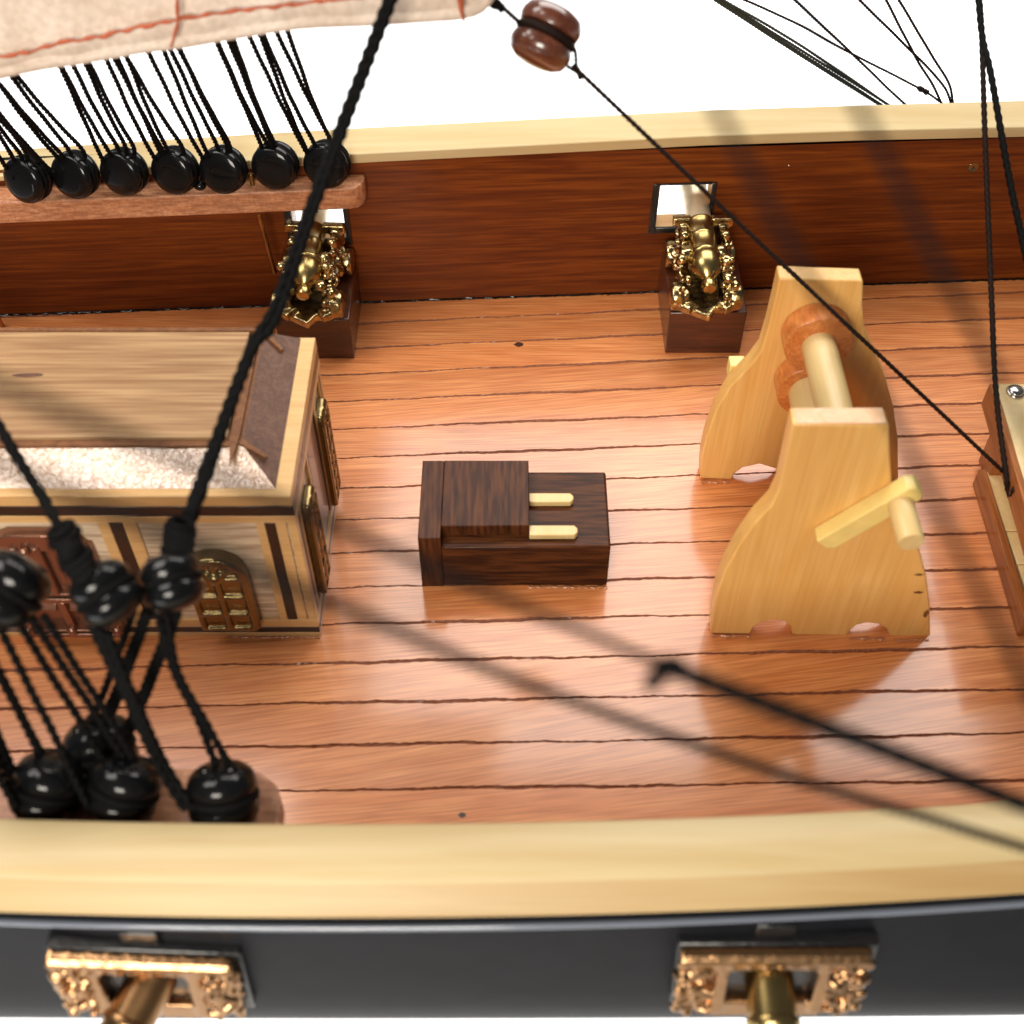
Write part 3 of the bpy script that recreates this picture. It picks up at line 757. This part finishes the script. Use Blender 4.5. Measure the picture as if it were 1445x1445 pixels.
# knots on the near plate's right edge
for (a, b, rx, rz) in ((1297, 811, .085, .03), (1296, 836, .09, .035), (1307, 866, .05, .11)):
    c = aty(a, b, y0-.004); k = [(c+Vector((rx*math.cos(2*math.pi*j/14)*(1+.25*math.sin(j*2.3)), 0, rz*math.sin(2*math.pi*j/14)*(1+.2*math.cos(j*1.7))))) for j in range(14)]
    mb = MB(); mb.v += k; mb.face(tuple(range(14))); mb.build('wood_knot', SAW, ck)
def ypipe(px, py, r, ya, yb, name, mat, ringr=None):
    c = aty(px, py, y1)
    mb = MB(); mb.tube([(c.x, ya, c.z), (c.x, yb, c.z)], r, 28)
    return mb.build(name, mat, wl), c
ru = aty(1155, 486, y1-.42); rl = aty(1143, 552, y1-.42)
print('ring centres', ru, rl)
mb = MB()
RX = .60
prof = [(.26, 0), (RX, 0), (RX, .44), (.2, .45)]
for (c, nm) in ((ru, 'upper'), (rl, 'lower')):
    mb = MB(); mb.lathe(prof, align((0, 1, 0), (c.x, y1-.45, c.z)), 36)
    mb.build('collar', CHERRY, wl, bevel=0.015)
    mb = MB(); mb.lathe(prof, align((0, -1, 0), (c.x, y0+.36+.45, c.z)), 36); mb.build('collar', CHERRY, wl, bevel=0.015)
mb = MB(); mb.tube([(ru.x, y0+.37, ru.z), (ru.x, y1-.01, ru.z)], .30, 28); mb.build('barrel', CREAM, wl)
mb = MB(); mb.tube([(rl.x, y0+.37, rl.z), (rl.x, y1-.01, rl.z)], .40, 28); mb.build('barrel', CREAM, wl)
# crank on the near plate
ca, cb = aty(1162, 770, y0-.28), aty(1298, 692, y0-.28)
d = (cb-ca).normalized(); nrm = Vector((-d.z, 0, d.x)); hw = .19
cc = [ca-nrm*hw+d*.02, ca-nrm*hw*.3-d*.0, ca+nrm*hw]
pts = [ca+nrm*hw, ca-nrm*hw*.35-d*.02, ca-nrm*hw+d*.1, cb-nrm*hw-d*.1, cb-nrm*hw*.4, cb+nrm*hw*.5, cb+nrm*hw-d*.1]
mb = MB(); mb.prism([Vector((p.x, y0-.30, p.z)) for p in pts], (0, .295, 0)); cr = mb.build('crank_arm', LEMON, wl, bevel=0.025)
hp = aty(1271, 712, y0-.3)
mb = MB(); mb.lathe([(.205, 0), (.205, .72), (.19, .75), (.1, .755)], align((0.02, -1, -.03), (hp.x, y0-.29, hp.z)), 20)
mb.build('crank_handle', CREAM, cr)
# the stub of the far crank showing behind the far plate
mb = MB(); c = aty(1040, 517, y1+.5); mb.box((c.x-.16, y1+.37, c.z-.22), (c.x+.14, y1+.65, c.z+.14)); mb.build('crank_arm', LEMON, wl, bevel=0.02)
rg = random.Random(4)
for (a, b, yy) in ((1005, 1058, 895), (1262, 1310, 901), (990, 1030, 678), (1200, 1250, 899)):
    mb = MB(); pth = [atz(a+(b-a)*q/16, yy+rg.uniform(1.5, 3.5), 0.01) for q in range(17)]
    rr = [rg.uniform(.012, .04) for q in range(17)]; mb.tube(pth, lambda i: rr[i], 8)
    mb.build('glue_bead', GLUE, wl)

# ------------------------------------------------------------------ deck bitts at the right edge
bt = thing('fife_rail', 'low pale-topped rack with red-brown edges cut by the right edge of the photo', 'rack', (9.8, 0, 0))
zl, zu = 0.45, 2.4
A = atz(1381, 662, zl); B = atz(1446, 878, zl)
def strip(p, q, wd, z0, z1, mat, name, yb0=0, bev=.02):
    mb = MB(); mb.prism([(p.x, p.y, z0), (q.x, q.y, z0), (q.x+wd, q.y, z0), (p.x+wd, p.y, z0)], (0, 0, z1-z0)); return mb.build(name, mat, bt, bevel=bev)
strip(A, B, .16, 0, zl, BITTS, 'side_board')
ys = [A.y, A.y-1.55, A.y-2.35, B.y]
for i in range(3):
    mb = MB(); mb.box((A.x+.163, ys[i+1]+.012, .1), (12.5, ys[i]-.012, zl-.06)); mb.build('top_plank', BITTC, bt, bevel=.015)
A2 = atz(1396, 541, zu); B2 = atz(1470, 800, zu)
mb = MB(); mb.prism([(A2.x, A2.y, zu-.55), (B2.x+.02, B2.y, zu-.55), (B2.x+.14, B2.y, zu-.55), (A2.x+.12, A2.y, zu-.55)], (0, 0, .55)); mb.build('side_board', BITTS, bt, bevel=.02)
mb = MB(); mb.prism([(A2.x+.123, A2.y, zu-.35), (B2.x+.143, B2.y, zu-.35), (13, B2.y, zu-.35), (13, A2.y, zu-.35)], (0, 0, .345)); mb.build('upper_top', BITTC, bt, bevel=.015)
P1 = atz(1392, 655, zl)
mb = MB(); mb.box((A.x+.2, A.y-.12, zl-.3), (A.x+.75, A.y+.5, zu-.54)); mb.build('post', BITTS, bt, bevel=.02)
nl = atz(1434, 551, zu+.05)
mb = MB(); mb.ball(nl, .15, (1, 1, .45), 16); mb.torus(nl-Vector((0, 0, .04)), .14, .04, (0, 0, 1), 18, 8); mb.build('nail_head', STEEL, bt)

# ------------------------------------------------------------------ far cannons on blocks
def make_cannon(label, cx, ybr):
    """cx: centre x at deck; built in world coords, then copied"""
    t = thing('cannon', label, 'cannon', (cx, 5.6, 1.17), 'cannons along the far bulwark')
    zc = 2.22
    tilt = 0.05
    br = Vector((cx-.02, 4.92, 2.02)); mz = Vector((cx-.02-.10, 8.1, 2.50))
    d = (mz-br).normalized(); M = align(d, br)
    mb = MB()
    prof = [(.05, -.46), (.15, -.44), (.2, -.34), (.16, -.22), (.12, -.16), (.2, -.1), (.32, .02), (.385, .16), (.40, .30), (.40, .42), (.37, .46), (.385, .49), (.385, .54), (.36, .57), (.35, .95), (.365, .97), (.365, 1.03), (.345, 1.05), (.335, 1.38), (.35, 1.40), (.35, 1.46), (.32, 1.48)]
    mb.lathe([(a*.86, b) for a, b in prof], M, 28); mb.build('breech', BRASS, t)
    mb = MB(); mb.lathe([(.275, 1.47), (.27, 2.3), (.29, 2.85), (.33, 2.9), (.33, 2.98), (.29, 3.02), (.29, 3.15), (.345, 3.22), (.36, 3.32), (.3, 3.4), (.16, 3.41), (.15, 3.2)], M, 28)
    mb.build('barrel', PINK, t)
    rw = random.Random(11)
    mb = MB()
    for s in (-1, 1):
        x = cx+s*.42
        # side cheek, stepped, with cast ornament
        mb.prism([(x-.07, 4.70, 1.32), (x-.07, 6.45, 1.32), (x-.07, 6.45, 2.30), (x-.07, 5.95, 2.22), (x-.07, 5.6, 1.95), (x-.07, 5.2, 1.72), (x-.07, 4.70, 1.55)], (.14, 0, 0))
        for (yy, zz) in ((4.80, 1.50), (6.25, 1.50)):
            mb.lathe([(.10, -.14), (.28, -.13), (.31, -.06), (.31, .06), (.28, .13), (.10, .14)], align((1, 0, 0), (x+s*.22, yy, zz)), 18)
        for q in range(26):
            mb.ball((x+rw.uniform(-.10, .10)+s*.05, rw.uniform(4.6, 6.4), rw.uniform(1.45, 2.2)), rw.uniform(.07, .15), (1, 1, 1), 8)
        for q in range(7):
            mb.torus((x+s*rw.uniform(-.02, .16), 4.75+q*.26, 1.6+.07*q), rw.uniform(.08, .11), .065, (rw.uniform(-.6, .6), -.5, 1), 12, 6)
        mb.box((x-.24, 6.28, 2.2), (x+.24, 6.46, 2.42))
        mb.ball((x-s*.1, 5.55, 2.12), .15); mb.ball((x+s*.02, 5.9, 2.28), .12)
        mb.box((x-.16, 4.42, 1.34), (x+.16, 4.75, 1.52), M=Matrix.Translation((x, 4.6, 1.42)) @ Matrix.Rotation(s*.6, 4, 'Z') @ Matrix.Translation((-x, -4.6, -1.42)))
    mb.box((cx-.5, 4.55, 1.2), (cx+.5, 6.4, 1.4)); mb.box((cx-.34, 4.34, 1.22), (cx+.2, 4.7, 1.4), M=Matrix.Translation((cx, 4.6, 1.3)) @ Matrix.Rotation(-.5, 4, 'Z') @ Matrix.Translation((-cx, -4.6, -1.3)))
    mb.build('carriage', GOLD, t, remesh=0.03)
    return t
def block(label, cx, w_, yf, hgt):
    mb = MB(); mb.box((cx-w_/2, yf, 0), (cx+w_/2, wall_y(cx)-.03, hgt))
    o = mb.build('cannon_block', BLOCKW, None, bevel=0.03)
    tag(o, label, 'block', 'wooden blocks under the far cannons'); return o
block('dark red-brown block under the cannon behind the windlass', 4.26, 1.68, 4.64, 1.18)
block('dark red-brown block under the cannon beside the cabin roof', -4.32, 1.62, 4.46, 1.14)
cn = make_cannon('gold ornate cannon pointing out through the far gunport left of the windlass', 4.17, 4.9)
dup(cn, (-4.33, 5.42, 1.13), 'gold ornate cannon under the far board, partly behind the thick shroud', 'cannons along the far bulwark', (0, 0, R(-3)))

# ------------------------------------------------------------------ cabin
cb_ = thing('deck_cabin', 'small striped deckhouse with hipped wooden roof, arched gold window and copper door', 'cabin', (-7, -1.1, 0))
XF, YF, YB = -3.50, -2.98, 0.76
XL = -13.0
mb = MB(); mb.box((XL, YF+.06, 0), (XF-.06, YB-.06, 3.4)); mb.build('wall', PANEL, cb_)
def band(z0, z1, mat, out, name):
    mb = MB(); mb.box((XL, YF-out, z0), (XF+out, YB+out, z1)); return mb.build(name, mat, cb_, bevel=.012)
band(-.0, .13, STRIPE, .0, 'base_band'); band(.133, .30, EBONY, .0, 'base_band'); band(.303, .53, STRIPE, .0, 'base_band')
band(3.27, 3.44, STRIPE, .0, 'eave_band'); band(3.443, 3.68, EBONY, .0, 'eave_band')
# pilasters on the front wall
def pil(x0, x1, mats, name='pilaster', out=0.05):
    mb = MB(); n = len(mats); e = [0, .30, .64, 1] if n == 3 else [0, 1]
    for i, m_ in enumerate(mats):
        mb.box((x0+(x1-x0)*e[i]+.003, YF+.058-out-.004*(i == 1), .533), (x0+(x1-x0)*e[i+1]-.003, YF+.10, 3.267), m_)
    return mb.build(name, [STRIPE, EBONY], cb_, bevel=.012)
pil(-6.76, -6.12, (0, 1, 0)); pil(-4.18, -3.68, (0, 1, 0)); pil(-3.655, -3.505, (0,))
pil(-9.6, -9.0, (0, 1, 0))
# end wall strips
def epil(ya, yb, mat, out=.04, z0=.533, z1=3.267, name='end_strip'):
    mb = MB(); mb.box((XF-.1, ya, z0), (XF-.06+out, yb, z1)); return mb.build(name, mat, cb_, bevel=.01)
for (ya, yb, m_) in ((-2.90, -2.80, STRIPE), (-2.79, -2.66, EBONY), (-2.65, -2.56, STRIPE), (-1.52, -1.42, STRIPE), (-1.41, -1.30, EBONY), (-1.29, -.42, BROWND), (-.41, -.32, EBONY), (-.31, -.2, STRIPE), (.40, .48, STRIPE), (.49, .6, EBONY), (.61, .70, STRIPE)):
    epil(ya, yb, m_, .05 if m_ is not BROWND else .03)
def arch_window(M, w_, h_, th, mat, name, parent, rows=4, flat=False):
    """arched slab with open lights; M maps local (x right, y out, z up)"""
    mb = MB()
    r = w_/2; hs = h_-r
    out = [(-r, 0), (r, 0), (r, hs)] + [(r*math.cos(a), hs+r*math.sin(a)) for a in np.linspace(0.12, math.pi-.12, 14)] + [(-r, hs)]
    if flat: out = [(-r, 0), (r, 0), (r, h_-.12), (r*.8, h_), (-r*.8, h_), (-r, h_-.12)]
    mb.prism([M @ Vector((x, 0, z)) for x, z in out], M.to_3x3() @ Vector((0, th*.55, 0)))
    # raised rim + glazing bars
    rim = [Vector((x*.93, th*.55, max(.06, z*.965))) for x, z in out]
    mb.tube([M @ p for p in rim+[rim[0]]], .07*w_/.9, 8)
    bar = .05*w_/.9
    mb.tube([M @ Vector((0, th*.62, .05)), M @ Vector((0, th*.62, hs+.1))], bar, 8)
    for i in range(1, rows):
        z = hs*i/(rows-1)*.98
        mb.tube([M @ Vector((-r*.9, th*.62, z)), M @ Vector((r*.9, th*.62, z))], bar, 8)
    for a in (35, 90, 145):
        mb.tube([M @ Vector((0, th*.6, hs)), M @ Vector((r*.9*math.cos(R(a)), th*.6, hs+r*.9*math.sin(R(a))))], bar, 8)
    mb.ball(M @ Vector((0, th*.6, hs+.02)), .14*w_/.9)
    for i in range(rows-1):
        for sx in (-1, 1):
            mb.ball(M @ Vector((sx*r*.47, th*.45, hs*(i+.5)/(rows-1))), .12*w_/.9, (1.1, .5, .9), 10)
    return mb.build(name, mat, parent, remesh=.022)
arch_window(Matrix.Translation((-5.02, YF+.06, .50)) @ Matrix.Rotation(math.pi, 4, 'Z'), 1.0, 2.05, .42, OLDGOLD, 'arched_window', cb_)
for yc in (-2.05, .06):
    arch_window(Matrix.Translation((XF-.06, yc, .45)) @ Matrix.Rotation(-math.pi/2, 4, 'Z'), .60, 2.45, .25, OLDGOLD, 'shutter', cb_, flat=True)
# copper door relief
mb = MB(); dx0, dx1, dz0, dz1 = -8.72, -6.98, .36, 3.12
Yd = YF+.06
mb.box((dx0, Yd-.14, dz0), (dx1, Yd, dz1-.35)); 
mb.prism([(dx0+.04, Yd, dz1-.4), (dx1-.04, Yd, dz1-.4), (dx1-.15, Yd, dz1-.15), (dx1-.45, Yd, dz1), (dx0+.45, Yd, dz1), (dx0+.15, Yd, dz1-.15)], (0, -.22, 0))
for x in (dx0+.1, -8.22, -7.86, -7.5, dx1-.1):
    mb.tube([(x, Yd-.2, 1.55), (x, Yd-.2, 2.85)], .085, 10)
mb.box((dx0, Yd-.3, 1.36), (dx1, Yd-.05, 1.47)); mb.box((dx0, Yd-.26, 1.52), (dx1, Yd-.05, 1.58))
mb.box((dx0+.02, Yd-.27, .42), (dx0+.16, Yd-.05, 1.3)); mb.box((dx1-.16, Yd-.27, .42), (dx1-.02, Yd-.05, 1.3)); mb.box((-7.94, Yd-.25, .42), (-7.80, Yd-.05, 1.3))
mb.prism([(dx0+.2, Yd-.14, 1.24), (-7.98, Yd-.14, 1.24), (-7.98, Yd-.26, 1.08), (dx0+.2, Yd-.26, 1.08)], (0, .05, -.05))
mb.prism([(-7.76, Yd-.14, 1.24), (dx1-.2, Yd-.14, 1.24), (dx1-.2, Yd-.26, 1.08), (-7.76, Yd-.26, 1.08)], (0, .05, -.05))
mb.box((dx0, Yd-.32, .34), (dx1, Yd-.05, .44)); mb.box((dx0, Yd-.29, .47), (dx1, Yd-.05, .52))
for x, z in ((dx0+.08, .5), (-7.87, .5), (dx1-.08, .5), (-8.02, 2.78), (-7.4, 2.78)):
    mb.ball((x, Yd-.28, z), .10, (1, .8, 1), 10)
mb.build('copper_door', COPPER, cb_, bevel=.02)
# roof: rim, sloping sides, flat top board
zr, zf = 3.94, 4.20
rf = MB(); rf.box((XL, YF, 3.683), (XF, YB, zr)); rim = rf.build('roof_rim', STRIPE, cb_, bevel=.02)
yi0, yf0, xi, xf_, yi1, yf1 = YF+.16, -2.10, XF-.26, -4.36, YB-.03, 0.60
mb = MB()
mb.quad((XL, yi0, zr+.003), (xi, yi0, zr+.003), (xf_, yf0, zf), (XL, yf0, zf), 0)
# subdivide visually with a slight waviness
slope = mb.build('roof_slope', ROOFS, cb_)
mb = MB(); mb.quad((xi, yi0, zr+.003), (xi, yi1, zr+.003), (xf_, yf1, zf), (xf_, yf0, zf), 0)
mb.build('roof_slope', ROOFE, cb_)
mb = MB(); mb.quad((XL, yf1, zf), (xf_, yf1, zf), (xi, yi1, zr+.003), (XL, yi1, zr+.003)); mb.build('roof_slope', ROOFE, cb_)
mb = MB(); mb.quad((XL, yf0, zf), (xf_, yf0, zf), (xf_, yf1, zf), (XL, yf1, zf)); mb.build('roof_core', SAW, cb_)
mb = MB(); mb.box((XL, yf0+.07, zf-.05), (xf_-.22, yf1-.10, zf+.10)); 
top_ = mb.build('roof_top', ROOFT, cb_, bevel=.012)
mb = MB(); rg = random.Random(2)
mb.box((XL, yf0-.06, zf-.06), (xf_-.10, yf0+.067, zf+.035)); mb.box((XL, yf1-.097, zf-.06), (xf_-.02, yf1-.02, zf+.125)); 
mb.build('saw_cut_edge', SAW, cb_)
mb = MB(); mb.box((xf_-.21, yf0+.07, zf-.04), (xf_-.05, yf1-.1, zf+.045))
mb.build('saw_cut_edge', SAW, cb_)
# splintered mitre joints at the roof's right end
for (p, q) in (((xf_-.02, yf0+.04), (xf_+.42, yf0-.20)), ((xf_+.02, yf1-.02), (xf_+.36, yf1-.36))):
    mb = MB(); a = Vector((p[0], p[1], zf+.0)); b = Vector((q[0], q[1], zr+.13))
    n = (b-a).normalized(); side = n.cross(Vector((0, 0, 1))).normalized()
    mb.prism([a+side*.06, a-side*.06, b-side*.02, b+side*.03], (0, 0, .06)); mb.build('mitre_joint', SAW, cb_)
mb = MB(); a = Vector((xf_-.2, yf0+.1, zf+.05)); mb.prism([a+Vector((0, 0, 0)), a+Vector((.16, 0, 0)), a+Vector((.07, -.56, -.10))], (0, 0, .03)); mb.build('saw_cut_edge', SAW, cb_)
mb = MB(); c = atz(40, 529, zf+.105)
n = len(mb.v); mb.v += [c+Vector((.24*math.cos(j*.45)*(1+.2*math.sin(j)), .05*math.sin(j*.45), 0)) for j in range(14)]; mb.face(tuple(range(n, n+14))); mb.build('wood_knot', ROOFE, top_)
# wet glue along the base
mb = MB(); rg = random.Random(6)
rr = [rg.uniform(.01, .036) for q in range(50)]; mb.tube([(-3.5-q*.034, YF-.01-rg.random()*.03, .012) for q in range(50)], lambda i: rr[i], 8)
mb.build('glue_bead', GLUE, cb_)

# small marks on the deck
for (px, py, r_) in ((732, 486, .10), (652, 1150, .06)):
    c = atz(px, py, .004); mb = MB(); mb.v += [c+Vector((r_*math.cos(j*.4488)*(1+.2*math.sin(j*2)), r_*.8*math.sin(j*.4488), 0)) for j in range(14)]; mb.face(tuple(range(14)))
    tag(mb.build('nail_hole', KNOT), 'dark plugged nail hole in the deck ' + ('below the far bulwark' if py < 600 else 'close to the near rail'), 'nail hole')

# ------------------------------------------------------------------ sail, pulley block and lines
sl = thing('sail', 'cream sailcloth with rust-coloured stitched hem across the top left corner', 'sail', aty(200, 40, 1.0))
LE = [(-140, 136), (-60, 122), (0, 106), (60, 93), (110, 86), (200, 70), (262, 62), (330, 50), (420, 36), (520, 31), (600, 26), (650, 22), (678, 13), (694, -8)]
mb = MB(); rowsN = 10
low = spline([aty(a, b, 1.0) for a, b in LE], .12); K = len(low)
for r_ in range(rowsN):
    f = r_/(rowsN-1)
    for i, p in enumerate(low):
        mb.v.append(p+Vector((-.3*f*(i/K), .25*math.sin(f*2.2)+.06*math.sin(i*.21+f*3)*f+ .02*math.sin(i*.8), 3.2*f)))
for r_ in range(rowsN-1):
    for i in range(K-1):
        mb.face((r_*K+i, r_*K+i+1, (r_+1)*K+i+1, (r_+1)*K+i), 0, True)
cl = mb.build('cloth', CLOTH, sl)
so = cl.modifiers.new('thick', 'SOLIDIFY'); so.thickness = .12; so.offset = 0
# rolled hem
mb = MB(); mb.tube([p+Vector((0, -.02, .05)) for p in low], .09, 10); mb.build('hem', CLOTH, cl)
st = spline([aty(a, b, .86) for a, b in ((-80, 86), (0, 80), (45, 72), (85, 60), (130, 54), (170, 44), (215, 35), (250, 28), (300, 20), (350, 14), (400, 8), (440, 3), (500, -3), (560, -8))], .06)
mb = MB(); rg = random.Random(8)
mb.tube([p+Vector((rg.uniform(-.01, .01), rg.uniform(-.01, .01), .012*math.sin(i*1.1)+rg.uniform(-.008, .008))) for i, p in enumerate(st)], lambda i: .026+.010*math.sin(i*1.3+math.sin(i*.7)), 8)
mb.build('stitching', THREAD, sl)
for k, pts in enumerate((((252, -60), (250, 10), (251, 30), (246, 50), (241, 66)), ((648, -30), (650, 2), (652, 20), (656, 33)))):
    mb = MB(); P_ = spline([aty(a, b, .84) for a, b in pts], .05)
    mb.tube(P_, (lambda i, n=len(P_): .032*(1-.4*i/n)+.006*math.sin(i)) if k == 0 else (lambda i, n=len(P_): .09*(1.05-i/n)), 8); mb.build('stitching', THREAD, sl)

pc = aty(770, 51, 1.6)
pb = thing('pulley_block', 'polished dark walnut pulley block hanging on a thin line above the far rail', 'pulley block', pc)
rt = Vector((1, 0, 0)); upv = Vector((0, math.sin(PITCH), math.cos(PITCH))); fwv = Vector((0, math.cos(PITCH), -math.sin(PITCH)))
ax = (-rt*.40-upv*.89+fwv*.12).normalized()
mb = MB(); M = align(ax, pc)
r = .485; th = .42
prof = [(r*.25, -th), (r*.66, -th*.98), (r*.88, -th*.84), (r*.98, -th*.6), (r, -th*.42), (r*.95, -th*.22), (r*.80, -.07), (r*.78, 0), (r*.80, .07), (r*.95, th*.22), (r, th*.42), (r*.98, th*.6), (r*.88, th*.84), (r*.66, th*.98), (r*.25, th)]
mb.lathe(prof, M, 36); mb.build('shell', PULLEY, pb)
mb = MB(); mb.torus(pc, r*.86, .06, ax, 40, 8); mb.build('strop', ROPEB, pb)
ln = thing('line', 'thin line from the sail corner through the pulley block to the pale rack', 'line', aty(812, 96, 1.6))
K1 = aty(813, 97, 1.6)
strand(ln, [aty(688, -3, 1.1), aty(706, 8, 1.2), aty(733, 32, 1.5)], .035, ROPEB)
mb = MB(); mb.rope([aty(690, -1, 1.1), aty(709, 12, 1.15)], .075); mb.build('knot', ROPE, ln)
strand(ln, [aty(808, 62, 1.5), aty(812, 76, 1.55), K1], .028, ROPEB)
strand(ln, [aty(795, 88, 1.55), aty(806, 97, 1.58), K1+Vector((.05, 0, -.04))], .028, ROPEB)
mb = MB(); mb.rope([K1+Vector((-.04, 0, .05)), K1+Vector((.1, 0, -.15))], .05); mb.build('knot', ROPEB, ln)
Kend = atz(1418, 668, zu-.2)
strand(ln, [K1, K1.lerp(Kend, .3)+Vector((0, 0, -.02)), K1.lerp(Kend, .7), Kend], .036, ROPEB, amp=.14)

rl_ = thing('line', 'thin black line dropping near the right edge to a loop hooked on the pale rack', 'line', Kend)
strand(rl_, [atd(1380, -40, 22.5), atd(1384, 20, 22.5), atd(1386, 70, 22.4), atd(1391, 220, 22.2), atd(1400, 440, 22.0), atd(1406, 560, 21.9), Kend+Vector((-.02, 0, .1)), atz(1422, 690, zu-.4), atz(1427, 702, zu-.5), atz(1431, 690, zu-.2)], .05, ROPEB, amp=.14)
rl2 = thing('line', 'doubled black line slanting out of the right edge of the photo', 'line', atd(1400, 110, 22))
strand(rl2, [atd(1378, -40, 22.4), atd(1386, 50, 22.2), atd(1399, 108, 22), atd(1424, 250, 21.8), atd(1450, 372, 21.6), atd(1480, 520, 21.4)], .06, ROPE, amp=.14)

# running lines outside the far rail, upper right
OUT = [('grey-green twin lines at the left of the fan of lines beyond the far rail', ROPEG, [[(960, -33), (1100, 52), (1260, 152)], [(948, -40), (1092, 54), (1244, 150)], [(966, -30), (1120, 58), (1256, 150)], [(952, -38), (1100, 56), (1250, 152)]], .028),
       ('single thin line rising steeply left across the fan beyond the far rail', ROPEB, [[(1080, -38), (1122, 0), (1200, 74), (1282, 152)]], .026),
       ('thin knotted line sweeping low across the fan beyond the far rail', ROPEB, [[(990, -25), (1050, 0), (1130, 36), (1200, 75), (1298, 125), (1330, 146)]], .024),
       ('three black lines meeting at the right of the fan beyond the far rail', ROPEB, [[(1170, -40), (1212, 0), (1290, 76), (1330, 120), (1343, 148)], [(1232, -40), (1250, 0), (1292, 80), (1316, 120), (1330, 150)], [(1250, -30), (1268, 0), (1310, 70), (1338, 116), (1345, 148)]], .027)]
for lab, mt, ls, rr in OUT:
    t = thing('rigging_line', lab, 'rigging line', aty(ls[0][-1][0], 150, 9.4))
    for l in ls: strand(t, [aty(a, b, 9.4-.004*(150-b)) for a, b in l], rr, mt, wob=.004)
    if 'knotted' in lab:
        mb = MB(); mb.rope([aty(1296, 124, 9.35), aty(1309, 131, 9.35)], .055); mb.build('knot', ROPEB, t)

# near running lines, close to the lens and out of focus
B1 = thing('stay', 'blurred dark stay with a small knot crossing low over the open deck', 'stay', atd(945, 942, 7.2))
strand(B1, [atd(-160, 470, 4.0), atd(0, 545, 4.6), atd(330, 680, 5.6), atd(640, 815, 6.5), atd(945, 942, 7.2)], .031, ROPE)
strand(B1, [atd(945, 942, 7.2), atd(1200, 1040, 7.5), atd(1445, 1136, 7.8), atd(1700, 1238, 8.1)], .060, ROPE, amp=.08)
mb = MB(); q = atd(945, 941, 7.2); mb.ball(q, .088, (1.3, .9, .8)); mb.rope([q, atd(930, 955, 7.15), atd(914, 968, 7.1)], .05); mb.build('knot', ROPE, B1)
B2 = thing('stay', 'blurred dark stay running below the knotted one to the near rail at right', 'stay', atd(1100, 1092, 10))
strand(B2, [atd(-160, 590, 3.6), atd(0, 655, 4.2), atd(460, 848, 6.0), atd(760, 972, 7.2), atd(1100, 1092, 8.3), atd(1300, 1152, 9.0), atd(1445, 1196, 9.6), atd(1650, 1255, 10.4)], .036, ROPE)
B3 = thing('stay', 'out-of-focus stay crossing the far bulwark and the windlass top', 'stay', atd(1130, 370, 5.4))
strand(B3, [atd(900, -70, 5.0), atd(1010, 150, 5.2), atd(1130, 372, 5.4), atd(1250, 575, 5.6), atd(1400, 870, 5.8), atd(1560, 1190, 6.0)], .025, ROPE)
B4 = thing('stay', 'out-of-focus stay crossing the far bulwark nearest the right edge of the photo', 'stay', atd(1330, 380, 5.4))
strand(B4, [atd(1085, -80, 5.0), atd(1212, 150, 5.2), atd(1330, 382, 5.4), atd(1460, 630, 5.6), atd(1620, 930, 5.8)], .025, ROPE)
